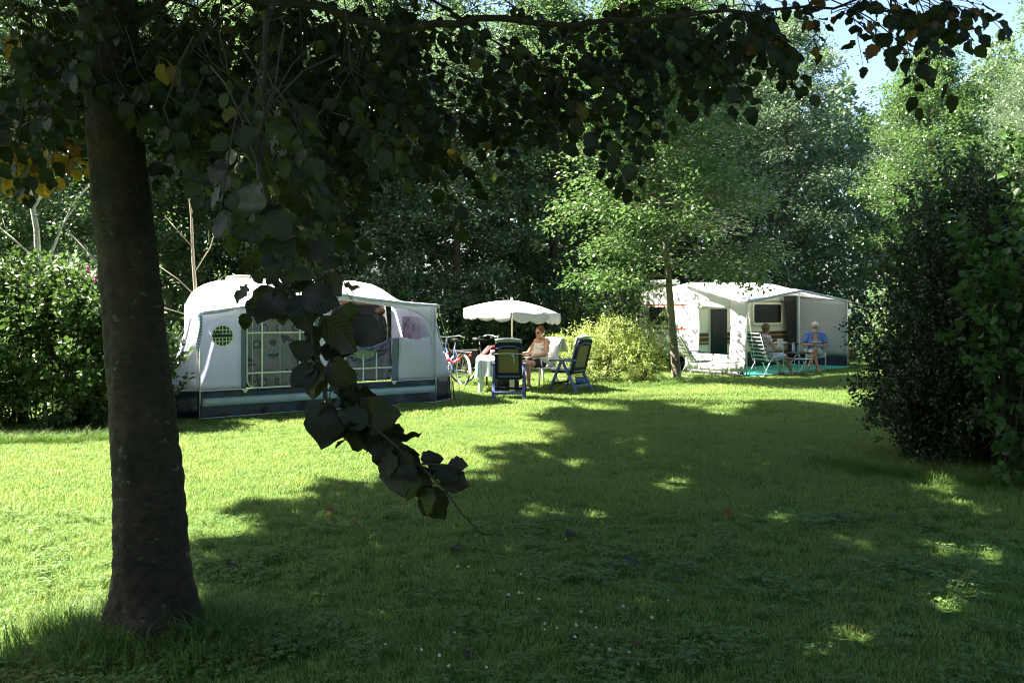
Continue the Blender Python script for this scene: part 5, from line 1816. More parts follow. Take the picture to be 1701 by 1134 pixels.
M['green_stripe'] = stripes_mat('green and white padded stripe', [(0.0, (0.018, 0.035, 0.025)), (0.42, (0.35, 0.42, 0.37)), (0.55, (0.62, 0.66, 0.62)), (0.80, (0.05, 0.09, 0.07)), (0.9, (0.018, 0.035, 0.025))], 2, 0.092)
M['pale_canvas'] = plain('pale grey canvas', (0.60, 0.62, 0.62), 0.75, 0.08, 5, 0.3, 14, trans=0.1)
M['dark_green'] = plain('dark green resin', (0.03, 0.06, 0.045), 0.4, 0.1)
M['navy_cloth'] = plain('navy canvas', (0.02, 0.03, 0.08), 0.7, 0.2, 8)
M['bottle_blue'] = plain('water bottle', (0.35, 0.45, 0.62), 0.2, 0.1)
M['bucket_blue'] = plain('blue plastic', (0.04, 0.16, 0.45), 0.35, 0.1)
M['bucket_yellow'] = plain('yellow plastic', (0.60, 0.55, 0.05), 0.35, 0.1)
M['terrace_towel'] = plain('white towel', (0.76, 0.76, 0.75), 0.9, 0.06, 6, 0.6, 30)
M['paper'] = plain('paper', (0.70, 0.70, 0.68), 0.7, 0.1, 30)
M['towel_stripe'] = stripes_mat('black and white striped towel', [(0.0, (0.6, 0.58, 0.55)), (0.5, (0.03, 0.03, 0.03))], 1, 0.05)


def recliner(label, loc, rz, tie=False):
    """Blue resin garden chair: A-shaped side legs, flat arms, tall back with a tan panel. Faces local +y."""
    t = thing('garden_chair', label, 'chair', loc, rz, 'blue resin garden chairs')
    for sx in (-1, 1):
        x = 0.275 * sx
        MB().bar((x, 0.02, 0.60), (x, 0.30, 0.0), 0.045, 0.055, (1, 0, 0)).build('leg', M['blue_resin'], t, bevel=0.008)
        MB().bar((x, -0.02, 0.60), (x, -0.36, 0.0), 0.045, 0.055, (1, 0, 0)).build('leg', M['blue_resin'], t, bevel=0.008)
        MB().prism([(-0.33, 0.615), (-0.1, 0.60), (0.22, 0.605), (0.30, 0.59), (0.30, 0.635), (0.2, 0.645), (-0.33, 0.655)], 0, x - 0.032, x + 0.032).build('arm', M['blue_resin'], t, bevel=0.008)
    MB().bar((-0.275, -0.30, 0.12), (0.275, -0.30, 0.12), 0.05, 0.05).build('stretcher', M['blue_resin'], t, bevel=0.008)
    MB().bar((-0.275, 0.22, 0.16), (0.275, 0.22, 0.16), 0.04, 0.04).build('stretcher', M['navy_resin'], t, bevel=0.008)
    MB().bbox((-0.25, -0.20, 0.37), (0.25, 0.30, 0.41)).build('seat', M['navy_resin'], t, bevel=0.01)
    # back frame, leaning backwards
    a = math.radians(15)
    R = Matrix.Rotation(a, 3, 'X')

    def bp(x, y, z):
        q = R @ Vector((x, y, z))
        return (q.x, q.y - 0.20, q.z + 0.36)
    out = rounded(-0.245, 0.245, 0.0, 0.70, 0.05)
    inn = rounded(-0.185, 0.185, 0.13, 0.58, 0.03)
    m = ring_of(MB(), out, inn, -0.02, 0.02)
    m.v = [bp(*p) for p in m.v]
    m.build('back_frame', M['navy_resin'], t, bevel=0.006)
    m = MB().bbox((-0.186, -0.008, 0.129), (0.186, 0.008, 0.581))
    m.v = [bp(*p) for p in m.v]
    m.build('back_panel', M['tan_mesh'], t)
    m = MB().tube([(-0.22, -0.03, 0.595), (-0.1, -0.03, 0.635), (0, -0.03, 0.645), (0.1, -0.03, 0.635), (0.22, -0.03, 0.595)], 0.014, 6)
    m.v = [bp(*p) for p in m.v]
    m.build('back_rib', M['blue_resin'], t, True)
    m = MB().bbox((-0.20, -0.028, 0.05), (0.20, -0.018, 0.075))
    m.v = [bp(*p) for p in m.v]
    m.build('back_rib', M['blue_resin'], t)
    # white pad on the front of the back, lapped over its top, and on the seat
    def pad(s, k):
        z = lerp(0.04, 0.735, min(1, k / 0.85))
        y = 0.055
        if k > 0.85:
            z = 0.735 + 0.008 * (k - 0.85) / 0.15
            y = lerp(0.055, -0.030, (k - 0.85) / 0.15)
        return bp(lerp(-0.235, 0.235, s), y + 0.012 * math.sin(PI * s), z + 0.02 * math.sin(PI * s))
    MB().grid(pad, 10, 20, 0.02).build('cushion', M['cushion'], t, True)
    MB().bbox((-0.23, -0.17, 0.412), (0.23, 0.31, 0.46)).build('seat_cushion', M['cushion'], t, bevel=0.018)
    if tie:
        m = MB().tube([(-0.26, -0.035, 0.50), (0.0, -0.04, 0.51), (0.26, -0.035, 0.50)], 0.007, 5)
        m.v = [bp(*p) for p in m.v]
        m.build('cord', M['piping'], t)
        m = MB().tube([(0.07, -0.05, 0.51), (0.10, -0.055, 0.44), (0.11, -0.05, 0.33)], [0.03, 0.012, 0.016], 6)
        m.v = [bp(*p) for p in m.v]
        m.build('cord_knot', M['fabric_pale'], t, True)
    return t


recliner('blue garden chair with tan back seen from behind at the table', (-0.05, 15.35, 0), math.radians(-3), True)
recliner('blue garden chair seen from the side in front of the golden shrub', (1.16, 16.75, 0), math.radians(52))

# white chair under the woman in the white top
def resin_chair(label, loc, rz):
    t = thing('white_chair', label, 'chair', loc, rz)
    for sx in (-1, 1):
        MB().tube([(0.25 * sx, 0.24, 0), (0.23 * sx, 0.20, 0.40)], [0.018, 0.024], 7).build('leg', M['white_resin'], t, True)
        MB().tube([(0.25 * sx, -0.28, 0), (0.23 * sx, -0.20, 0.40)], [0.018, 0.024], 7).build('leg', M['white_resin'], t, True)
        MB().prism([(-0.26, 0.60), (0.24, 0.60), (0.26, 0.625), (-0.26, 0.635)], 0, 0.27 * sx - 0.03, 0.27 * sx + 0.03).build('arm', M['white_resin'], t, bevel=0.008)
        MB().tube([(0.27 * sx, 0.18, 0.41), (0.27 * sx, 0.20, 0.60)], 0.016, 6).build('arm_post', M['white_resin'], t, True)
    MB().bbox((-0.25, -0.22, 0.385), (0.25, 0.26, 0.42)).build('seat', M['white_resin'], t, bevel=0.012)
    MB().grid(lambda s, k: (lerp(-0.26, 0.26, s), -0.22 - 0.20 * k + 0.04 * (2 * s - 1) ** 2, 0.42 + 0.55 * k), 8, 8, 0.03).build('back', M['white_resin'], t, True)
    MB().grid(lambda s, k: (lerp(-0.29, 0.29, s), lerp(-0.165 - 0.20 * min(1, k / 0.7), -0.50, max(0, (k - 0.7) / 0.3)) + 0.015 * math.sin(8 * s + 6 * k), 0.47 + 0.56 * math.sin(min(1, k / 0.72) * PI / 2) - 0.30 * max(0, (k - 0.72) / 0.28)), 12, 20, 0.012).build('towel', M['terrace_towel'], t, True)
    return t


resin_chair('white garden chair with a white towel over its back, under the woman in white', (0.62, 17.75, 0), math.radians(125))

# table with striped cloth
TB = Vector((-0.26, 16.85, 0))
t = thing('garden_table', 'white garden table under a blue and white striped cloth', 'table', TB)
for (x, y) in ((-0.36, -0.5), (0.26, -0.40), (-0.36, 0.35), (0.36, 0.35)):
    MB().tube([(x, y, 0), (x, y, 0.64)], [0.055, 0.045], 4).build('leg', M['white_resin'], t)
MB().bbox((-0.42, -0.58, 0.64), (0.42, 0.45, 0.675)).build('table_top', M['white_resin'], t, bevel=0.01)


def cloth(s, k):
    a = 2 * PI * s
    ca, sa = math.cos(a), math.sin(a)
    m = max(abs(ca), abs(sa))
    ex, ey = 0.445 * ca / m, 0.54 * sa / m
    if k < 0.5:
        r = k / 0.5
        return (ex * r, -0.065 + ey * r, 0.682)
    d = (k - 0.5) / 0.5
    fl = 1 + d * (0.05 + 0.035 * math.sin(a * 9))
    return (ex * fl, -0.065 + ey * fl, 0.682 - d * (0.38 + 0.03 * math.sin(4 * a)) + (0.012 if d == 0 else 0) * 0)


cl = MB().grid(cloth, 72, 12).build('tablecloth', M['cloth_stripe'], None, True)
cl.location = TB
tag(cl, 'white cloth with blue and brown stripes hanging over the garden table', 'tablecloth')
tg = MB()
for k in range(5):
    tg.box((0, 0, 0.02 + 0.024 * k), (0.30 - 0.02 * k, 0.22, 0.022), Matrix.Rotation(0.12 * k - 0.2, 3, 'Z') @ Matrix.Rotation(0.10, 3, 'Y'))
o = tg.build('folded_towel', M['towel_stripe'], None, bevel=0.008)
o.location = (-0.30, 16.55, 0.69)
tag(o, 'folded black and white striped towel on the garden table', 'towel')

# parasol
PB = Vector((0.0, 16.95, 0))
t = thing('parasol', 'white scalloped parasol over the garden table', 'parasol', PB)
MB().tube([(0, 0, 0), (0, 0, 1.80)], 0.019, 10).build('pole', M['wood_pole'], t, True)
MB().ell((0, 0, 1.845), (0.028, 0.028, 0.04), 10, 8).build('finial', M['white_resin'], t, True)
MB().tube([(0, 0, -0.01), (0, 0, 0.06), (0, 0, 0.30)], [0.20, 0.18, 0.03], 16).build('base', M['white_resin'], t, True)
TILT = Matrix.Rotation(math.radians(3.5), 3, 'Y')
rad = 0.985


def dome(k):
    return 1.82 - 0.22 * k ** 1.7


ribs = 8
for i in range(ribs):
    a0, a1 = 2 * PI * i / ribs, 2 * PI * (i + 1) / ribs

    def gore(s, k):
        a = lerp(a0, a1, s)
        ch = math.cos(PI / ribs) / math.cos(a - (a0 + a1) / 2)
        r = rad * k * lerp(1, ch, 0.85)
        q = TILT @ Vector((r * math.cos(a), r * math.sin(a), dome(k) - 1.6 - 0.025 * math.sin(PI * s) * k))
        return (q.x, q.y, q.z + 1.6)
    g = MB().grid(gore, 8, 8, 0.003).build('panel', M['parasol'], t, True)

    def val(s, k):
        q = Vector(gore(s, 1.0))
        sc = abs(math.sin(2 * PI * s))
        out = 1 + 0.012 * k + 0.012 * math.sin(4 * PI * s) * k
        return (q.x * out, q.y * out, q.z + 0.004 - k * (0.13 + 0.075 * sc ** 0.6))
    MB().grid(val, 16, 3, 0.003).build('valance', M['parasol'], g, True)
    q = TILT @ Vector((rad * 0.97 * math.cos(a0), rad * 0.97 * math.sin(a0), 0.0))
    MB().tube([(0, 0, 1.80), (q.x * 0.5, q.y * 0.5, q.z * 0.5 + 1.735), (q.x, q.y, q.z + 1.59)], 0.006, 4).build('rib', M['alu'], t)

# bicycles
def bicycle(label, loc, rz, paint, red_bag):
    t = thing('bicycle', label, 'bicycle', loc, rz)

    def wheel(y):
        w = MB()
        for k in range(28):
            a, b = 2 * PI * k / 28, 2 * PI * (k + 1) / 28
            w.tube([(0, y + 0.33 * math.cos(a), 0.34 + 0.33 * math.sin(a)), (0, y + 0.33 * math.cos(b), 0.34 + 0.33 * math.sin(b))], 0.019, 6, cap=False)
        o = w.build('wheel', M['rubber'], t, True)
        s = MB()
        for k in range(18):
            a = 2 * PI * k / 18
            s.tube([(0.02 * (-1) ** k, y, 0.34), (0, y + 0.31 * math.cos(a), 0.34 + 0.31 * math.sin(a))], 0.0018, 3)
        s.tube([(-0.04, y, 0.34), (0.04, y, 0.34)], 0.02, 8)
        so = s.build('spokes', M['chrome'], o)
        so['kind'] = 'stuff'
        r = MB()
        for k in range(28):
            a, b = 2 * PI * k / 28, 2 * PI * (k + 1) / 28
            r.tube([(0, y + 0.308 * math.cos(a), 0.34 + 0.308 * math.sin(a)), (0, y + 0.308 * math.cos(b), 0.34 + 0.308 * math.sin(b))], 0.011, 5, cap=False)
        r.build('rim', M['chrome'], o, True)
    wheel(-0.53)
    wheel(0.55)
    MB().tube([(0, -0.12, 0.85), (0, 0.0, 0.30), (0, 0.36, 0.78)], 0.017, 8).build('frame', paint, t, True)
    MB().tube([(0, -0.53, 0.34), (0, 0.0, 0.30)], 0.011, 6).build('chain_stay', paint, t, True)
    MB().tube([(0, -0.53, 0.34), (0, -0.11, 0.78)], 0.010, 6).build('seat_stay', paint, t, True)
    MB().tube([(0, 0.33, 0.98), (0, 0.40, 0.72), (0, 0.55, 0.34)], 0.015, 7).build('fork', paint, t, True)
    MB().tube([(-0.30, 0.10, 1.02), (-0.27, 0.22, 1.06), (-0.06, 0.33, 1.03), (0.06, 0.33, 1.03), (0.27, 0.22, 1.06), (0.30, 0.10, 1.02)], 0.012, 7).build('handlebar', M['chrome'], t, True)
    MB().tube([(0, 0.33, 0.96), (0, 0.33, 1.03)], 0.014, 7).build('stem', M['chrome'], t, True)
    for sx in (-1, 1):
        MB().tube([(0.30 * sx, 0.10, 1.02), (0.30 * sx, 0.0, 1.01)], 0.017, 7).build('grip', M['rubber'], t, True)
    MB().tube([(0, -0.12, 0.84), (0, -0.14, 0.95)], 0.013, 7).build('seat_post', M['chrome'], t, True)
    MB().tube([(0, -0.27, 0.975), (0, -0.20, 0.98), (0, -0.05, 0.965), (0, 0.03, 0.96)], [0.09, 0.10, 0.035, 0.02], 9, flat=0.35).build('saddle', M['black'], t, True)
    f = [(-0.53 + 0.365 * math.cos(a), 0.34 + 0.365 * math.sin(a)) for a in np.linspace(0.5, 3.4, 16)]
    MB().grid(lambda s, k: ((k - 0.5) * 0.06, *np.array(f[round(s * 15)])), 15, 2, 0.003).build('rear_mudguard', M['white_resin'], t, True)
    f2 = [(0.55 + 0.365 * math.cos(a), 0.34 + 0.365 * math.sin(a)) for a in np.linspace(0.2, 2.6, 14)]
    MB().grid(lambda s, k: ((k - 0.5) * 0.06, *np.array(f2[round(s * 13)])), 13, 2, 0.003).build('front_mudguard', M['white_resin'], t, True)
    MB().bar((0, -0.85, 0.74), (0, -0.22, 0.74), 0.12, 0.012).build('rack', M['chrome'], t)
    MB().ell((0, -0.90, 0.68), (0.035, 0.02, 0.03), 10, 6).build('tail_lamp', M['tail'], t, True)
    for sx in (-1, 1):
        MB().tube([(0.05 * sx, -0.55, 0.36), (0.05 * sx, -0.80, 0.73)], 0.005, 5).build('rack_stay', M['chrome'], t)
        MB().bar((0.10 * sx, 0.0, 0.30 - 0.15 * sx), (0.19 * sx, 0.0, 0.30 - 0.15 * sx), 0.06, 0.025).build('pedal', M['rubber'], t)
        MB().bar((0.08 * sx, 0, 0.30), (0.08 * sx, 0, 0.30 - 0.15 * sx), 0.02, 0.012, (1, 0, 0)).build('crank', M['chrome'], t)
    MB().tube([(-0.05, 0.0, 0.28), (-0.20, -0.10, 0.0)], 0.009, 5).build('kick_stand', M['chrome'], t)
    if red_bag:
        MB().prism([(-0.80, 0.42), (-0.30, 0.42), (-0.25, 0.74), (-0.82, 0.74)], 0, 0.06, 0.22).build('saddle_bag', M['black'], t, bevel=0.03)
    return t


bicycle('bicycle with white mudguard and red tail lamp beside the left awning', (-1.30, 18.2, 0), math.radians(28), M['bike_blue'], False)
bicycle('dark bicycle parked behind the garden table', (-0.62, 18.75, 0), math.radians(-62), M['black'], True)
t = thing('rucksack', 'red and black rucksack leaning behind the garden table', 'bag', (-0.62, 17.75, 0.0), 0.2)
MB().tube([(0, 0, 0.30), (0.0, 0, 0.40), (0.06, 0, 0.62), (0.18, 0, 0.80), (0.26, 0, 0.86)], [0.10, 0.17, 0.18, 0.14, 0.03], 12, flat=0.7).build('sack', M['black'], t, True)
for dx in (0.0, 0.12):
    MB().tube([(-0.16 + dx, -0.10, 0.34), (-0.10 + dx, -0.15, 0.52), (0.02 + dx, -0.15, 0.70), (0.16 + dx, -0.12, 0.84), (0.28 + dx * 0.5, -0.08, 0.86)], 0.035, 7, flat=0.5).build('strap', M['red'], t, True)
MB().tube([(-0.05, 0.1, 0.0), (-0.05, 0.1, 0.3)], 0.02, 6).build('stand', M['black'], t)
MB().tube([(0.1, 0.1, 0.0), (0.1, 0.1, 0.35)], 0.02, 6).build('stand', M['black'], t)
t = thing('red_cloth', 'small red cloth folded over the bicycle beside the left awning', 'cloth', (-1.27, 17.80, 0.52))
MB().grid(lambda s, k: (-0.17 + 0.34 * s, 0.10 * (k - 0.5), 0.05 + 0.03 * math.sin(9 * s) - 0.22 * (k - 0.5) ** 2), 12, 8, 0.015).build('cloth', M['red'], t, True)
t = thing('black_bag', 'dark holdall lying under the garden table', 'bag', (-0.12, 16.75, 0.0), 0.15)
MB().tube([(-0.26, 0, 0.10), (-0.22, 0, 0.12), (0, 0, 0.15), (0.22, 0, 0.12), (0.26, 0, 0.10)], [0.03, 0.10, 0.13, 0.10, 0.03], 10).build('sack', M['black'], t, True)
MB().tube([(-0.12, 0, 0.22), (-0.06, 0, 0.32), (0.06, 0, 0.32), (0.12, 0, 0.22)], 0.012, 6).build('handle', M['black'], t, True)
t = thing('bucket', 'small blue and yellow bucket behind the side-on blue chair', 'bucket', (1.46, 17.6, 0.0))
MB().tube([(0, 0, 0.02), (0, 0, 0.22)], [0.10, 0.13], 16).build('pail', M['bucket_blue'], t, True)
MB().tube([(0, 0, 0.215), (0, 0, 0.235)], [0.138, 0.138], 16).build('rim', M['bucket_yellow'], t, True)
MB().tube([(-0.13, 0, 0.22), (-0.09, -0.04, 0.31), (0.09, -0.04, 0.31), (0.13, 0, 0.22)], 0.005, 5).build('handle', M['bucket_yellow'], t)

# camping chairs by the right awning (local +y is where the sitter faces)
def camp_chair(label, loc, rz, cloth_m, frame_m, arm_m, lean=22, top=1.06, pad=0.035):
    t = thing('camp_chair', label, 'chair', loc, rz)
    a = math.tan(math.radians(lean))
    for sx in (-1, 1):
        x = 0.25 * sx
        MB().tube([(x, 0.32, 0.0), (x, 0.10, 0.43), (x, 0.0, 0.60)], 0.012, 7).build('leg', frame_m, t, True)
        MB().tube([(x, -0.34, 0.0), (x, -0.06, 0.43), (x, 0.16, 0.60)], 0.012, 7).build('leg', frame_m, t, True)
        MB().tube([(x, 0.26, 0.42), (x, -0.18, 0.39), (x * 0.96, -0.18 - a * (top - 0.45), top)], 0.012, 7).build('side_rail', frame_m, t, True)
        MB().tube([(x * 1.08, 0.22, 0.615), (x * 1.08, -0.05, 0.615), (x * 1.08, -0.30, 0.60)], [0.022, 0.024, 0.018], 7, flat=0.6).build('arm', arm_m, t, True)
    MB().tube([(-0.25, 0.32, 0.02), (0.25, 0.32, 0.02)], 0.011, 6).build('foot_bar', frame_m, t)
    MB().tube([(-0.25, -0.34, 0.02), (0.25, -0.34, 0.02)], 0.011, 6).build('foot_bar', frame_m, t)

    def back(s, k):
        z = lerp(0.40, top + 0.02, k)
        return (lerp(-0.24, 0.24, s), -0.17 - a * (z - 0.45) + 0.012 * math.sin(k * 44) - 0.02 * math.sin(PI * s), z)
    MB().grid(back, 8, 44, pad).build('back', cloth_m, t, True)
    MB().grid(lambda s, k: (lerp(-0.24, 0.24, s), lerp(-0.17, 0.27, k), 0.415 - 0.03 * math.sin(PI * s) + 0.008 * math.sin(k * 26)), 8, 24, pad).build('seat', cloth_m, t, True)
    return t


def foot_stool(label, loc, rz, cloth_m, frame_m, h=0.42, L=0.5, w=0.42):
    t = thing('foot_stool', label, 'stool', loc, rz)
    for sx in (-1, 1):
        x = w / 2 * sx
        MB().tube([(x, -L / 2 - 0.04, 0.0), (x, -L / 2 + 0.03, h), (x, L / 2 - 0.03, h), (x, L / 2 + 0.04, 0.0)], 0.012, 7).build('leg_frame', frame_m, t, True)
    MB().tube([(-w / 2, -L / 2 - 0.02, 0.06), (w / 2, -L / 2 - 0.02, 0.06)], 0.010, 6).build('cross_bar', frame_m, t)
    MB().tube([(-w / 2, L / 2 + 0.02, 0.06), (w / 2, L / 2 + 0.02, 0.06)], 0.010, 6).build('cross_bar', frame_m, t)
    MB().grid(lambda s, k: (lerp(-w / 2, w / 2, s), lerp(-L / 2 + 0.02, L / 2 - 0.02, k), h + 0.012 - 0.03 * math.sin(PI * s)), 6, 6, 0.02).build('seat', cloth_m, t, True)
    return t


camp_chair('camp chair with green and white striped padding, its back turned to the lawn', (6.25, 20.45, 0), math.radians(-62), M['green_stripe'], M['alu'], M['dark_green'])
foot_stool('foot stool with navy seat and white legs before the striped chair', (7.05, 20.40, 0), math.radians(-80), M['navy_cloth'], M['alu'], 0.44)
camp_chair('white camp chair under the man in the blue shirt', (8.25, 22.55, 0), math.radians(160), M['pale_canvas'], M['alu'], M['dark_green'], 18, 1.02)
camp_chair('pale empty reclining camp chair behind the young tree', (4.52, 20.35, 0), math.radians(-80), M['pale_canvas'], M['alu'], M['dark_green'], 34, 0.98)
foot_stool('low white foot stool standing beside the left wall of the right awning', (5.28, 20.15, 0), math.radians(-85), M['pale_canvas'], M['alu'], 0.38)

t = thing('side_table', 'small black folding table with crossed legs beside the man', 'table', (7.35, 21.35, 0), 0.6)
MB().bbox((-0.32, -0.22, 0.52), (0.32, 0.22, 0.545)).build('table_top', M['black'], t, bevel=0.006)
for sy in (-1, 1):
    for sx in (-1, 1):
        MB().tube([(-0.28 * sx, 0.20 * sy, 0.0), (0.28 * sx, 0.20 * sy + 0.02 * sx, 0.52)], 0.010, 6).build('leg', M['alu'], t)
t = thing('water_bottle', 'clear blue water bottle on the black folding table', 'bottle', (7.22, 21.30, 0.546))
MB().tube([(0, 0, 0), (0, 0, 0.02), (0, 0, 0.17), (0, 0, 0.215), (0, 0, 0.235)], [0.034, 0.038, 0.038, 0.016, 0.014], 14).build('body', M['bottle_blue'], t, True)
MB().tube([(0, 0, 0.233), (0, 0, 0.258)], 0.017, 12).build('cap', M['white_resin'], t, True)
t = thing('cup', 'white cup on the black folding table', 'cup', (7.52, 21.28, 0.546))
MB().tube([(0, 0, 0), (0, 0, 0.09)], [0.026, 0.036], 14).build('body', M['white_resin'], t, True)
MB().tube([(0.035, 0, 0.075), (0.06, 0, 0.06), (0.055, 0, 0.03), (0.03, 0, 0.02)], 0.006, 5).build('handle', M['white_resin'], t, True)
t = thing('camping_table', 'dark camping table with papers against the caravan inside the right awning', 'table', (7.55, 23.10, 0), RRZ)
MB().bbox((-0.45, -0.28, 0.68), (0.45, 0.28, 0.71)).build('table_top', M['black'], t, bevel=0.006)
for sx in (-1, 1):
    for sy in (-1, 1):
        MB().tube([(0.40 * sx, 0.24 * sy, 0.0), (0.38 * sx, 0.20 * sy, 0.68)], 0.012, 6).build('leg', M['steel'], t)
o = MB()
for k in range(3):
    o.box((0.02 * k, 0, 0.006 + 0.013 * k), (0.30, 0.21, 0.012), Matrix.Rotation(0.2 * k, 3, 'Z'))
o = o.build('magazines', M['paper'], None)
o.location = (7.40, 23.0, 0.711)
tag(o, 'short stack of magazines on the dark camping table', 'magazines')

# ------------------------------------------------------------------ people
def remeshed(name, mb, voxel, mat, iters=4):
    """One continuous skin grown over the joined shapes."""
    me = mb.mesh(name, mat)
    tmp = link(bpy.data.objects.new('tmp', me))
    r = tmp.modifiers.new('r', 'REMESH')
    r.mode = 'VOXEL'
    r.voxel_size = voxel
    r.use_smooth_shade = True
    s = tmp.modifiers.new('s', 'SMOOTH')
    s.factor = 0.5
    s.iterations = iters
    dg = bpy.context.evaluated_depsgraph_get()
    out = bpy.data.meshes.new_from_object(tmp.evaluated_get(dg))
    out.name = name
    if not out.materials:
        out.materials.append(mat)
    bpy.data.objects.remove(tmp)
    return out


def hand(mb, wrist, d, palm_n, curl=0.5, size=1.0, thumb=1):
    """Palm, four unequal bent fingers and a thumb leaving the side of the palm."""
    w = Vector(wrist)
    d = Vector(d).normalized()
    n_ = Vector(palm_n)
    n_ = (n_ - d * n_.dot(d)).normalized()
    s = d.cross(n_)
    k = size
    for q in (-0.028, -0.010, 0.010, 0.028):
        mb.cap(w + s * q * 0.6 * k, w + d * 0.085 * k + s * q * k, 0.014 * k, 0.011 * k, 8)
    for i, q in enumerate((-0.030, -0.010, 0.010, 0.029)):
        L = (0.060, 0.072, 0.078, 0.068)[i] * k
        b = w + d * 0.088 * k + s * q * k
        d1 = (d * math.cos(curl * 0.6) + n_ * math.sin(curl * 0.6))
        d2 = (d * math.cos(curl * 1.7) + n_ * math.sin(curl * 1.7))
        m = b + d1 * L * 0.5
        mb.cap(b, m, 0.0085 * k, 0.008 * k, 7)
        mb.cap(m, m + d2 * L * 0.5, 0.008 * k, 0.0065 * k, 7)
    b = w + d * 0.028 * k + s * 0.030 * thumb * k
    m = b + (d * 0.6 + s * 0.75 * thumb + n_ * 0.25).normalized() * 0.038 * k
    mb.cap(b, m, 0.012 * k, 0.009 * k, 7)
    mb.cap(m, m + (d * 0.9 + s * 0.25 * thumb + n_ * 0.3).normalized() * 0.032 * k, 0.009 * k, 0.007 * k, 7)


def person(label, loc, rz, J, build, skin, feet=True):
    """Seated figure, local +y forward. J: joints in metres above the ground; build: girth factors."""
    t = thing('person', label, 'person', loc, rz)
    g = build
    V = {k: Vector(v) for k, v in J.items()}
    b = MB()
    P, C, N = V['pelvis'], V['chest'], V['neck']
    R = (C - P).to_track_quat('Z', 'Y').to_matrix()
    b.ell(P, (0.175 * g, 0.125 * g, 0.13), 16, 10)
    b.ell(P.lerp(C, 0.45) + Vector((0, 0.03 * (g - 0.8), 0)), (0.160 * g, 0.125 * g, 0.18), 16, 10)
    b.ell(C, (0.172 * g, 0.118 * g, 0.19), 16, 10)
    b.cap(C + Vector((0, 0, 0.10)), N, 0.075, 0.052)
    H = V['head']
    b.cap(N, H - Vector((0, 0, 0.05)), 0.052, 0.054)
    hd = (V['look'] - H).normalized()
    sd = hd.cross(Vector((0, 0, 1))).normalized()
    upv = sd.cross(hd)
    HR = Matrix((sd, hd, upv)).transposed()
    b.ell(H + upv * 0.02, (0.074, 0.094, 0.108), 16, 12, HR)
    b.ell(H + hd * 0.022 - upv * 0.055, (0.058, 0.070, 0.062), 14, 10, HR)
    b.cap(H + hd * 0.088 + upv * 0.020, H + hd * 0.108 - upv * 0.020, 0.009, 0.014, 8)      # nose
    b.cap(H + hd * 0.088 + sd * 0.030 + upv * 0.036, H + hd * 0.088 - sd * 0.030 + upv * 0.036, 0.010, 0.010, 8)   # brow
    b.cap(H + hd * 0.086 + sd * 0.018 - upv * 0.046, H + hd * 0.086 - sd * 0.018 - upv * 0.046, 0.008, 0.008, 8)   # lips
    b.ell(H + hd * 0.075 - upv * 0.092, (0.028, 0.024, 0.020), 10, 8, HR)                    # chin
    for q in (-1, 1):
        b.ell(H + sd * 0.076 * q - hd * 0.006, (0.012, 0.022, 0.032), 8, 8, HR)
    for q, s in ((-1, 'l'), (1, 'r')):
        sh, el, wr = V['sh_' + s], V['el_' + s], V['wr_' + s]
        b.cap(C + Vector((0.06 * q, 0, 0.13)), sh, 0.075, 0.062 * (0.6 + 0.4 * g))
        b.cap(sh, el, 0.056 * (0.5 + 0.5 * g), 0.042 * (0.6 + 0.4 * g))
        b.cap(el, el.lerp(wr, 0.35), 0.042, 0.040)
        b.cap(el.lerp(wr, 0.35), wr, 0.040, 0.027)
        fd = V.get('fd_' + s, wr - el)
        hand(b, wr, fd, V.get('pn_' + s, Vector((-0.5 * q, 0, -0.7))), 0.65, 0.95, -q if s == 'l' else -q)
        hp, kn, an, to = V['hip_' + s], V['kn_' + s], V['an_' + s], V['toe_' + s]
        b.cap(hp, kn, 0.092 * g, 0.058 * (0.6 + 0.4 * g))
        d = (an - kn)
        back = Vector((0, -0.022, 0))
        b.cap(kn, kn.lerp(an, 0.30) + back, 0.056, 0.056 * (0.7 + 0.3 * g))
        b.cap(kn.lerp(an, 0.30) + back, an, 0.055 * (0.7 + 0.3 * g), 0.034)
        fdv = (to - an)
        fl = Vector((fdv.x, fdv.y, 0)).normalized()
        b.cap(an, an - fl * 0.03 - Vector((0, 0, an.z - 0.035)) if an.z < 0.16 else an - fl * 0.03, 0.036, 0.032)
        ball = an.lerp(to, 0.72)
        b.cap(an - Vector((0, 0, 0.02)), ball, 0.036, 0.028)
        side = Vector((-fl.y, fl.x, 0))
        for i in range(5):
            o_ = (i - 2) * 0.017
            tip = to + side * o_ - fl * 0.010 * abs(i - 1)
            b.cap(ball + side * o_ * 0.9 - Vector((0, 0, 0.006)), tip - Vector((0, 0, 0.006)), 0.014, 0.010, 7)
    put('body', remeshed('body', b, 0.0085, skin, 3), t)
    # eyes, ears' neighbours
    for q in (-1, 1):
        MB().ell(H + hd * 0.089 + sd * 0.031 * q + upv * 0.018, (0.011, 0.007, 0.007), 8, 6, HR).build('eye', M['eye'], t, True)
    MB().cap(H + hd * 0.094 + sd * 0.022 - upv * 0.046, H + hd * 0.094 - sd * 0.022 - upv * 0.046, 0.004, 0.004, 6).build('mouth', M['lip'], t, True)
    return t, V, (H, hd, sd, upv, HR)


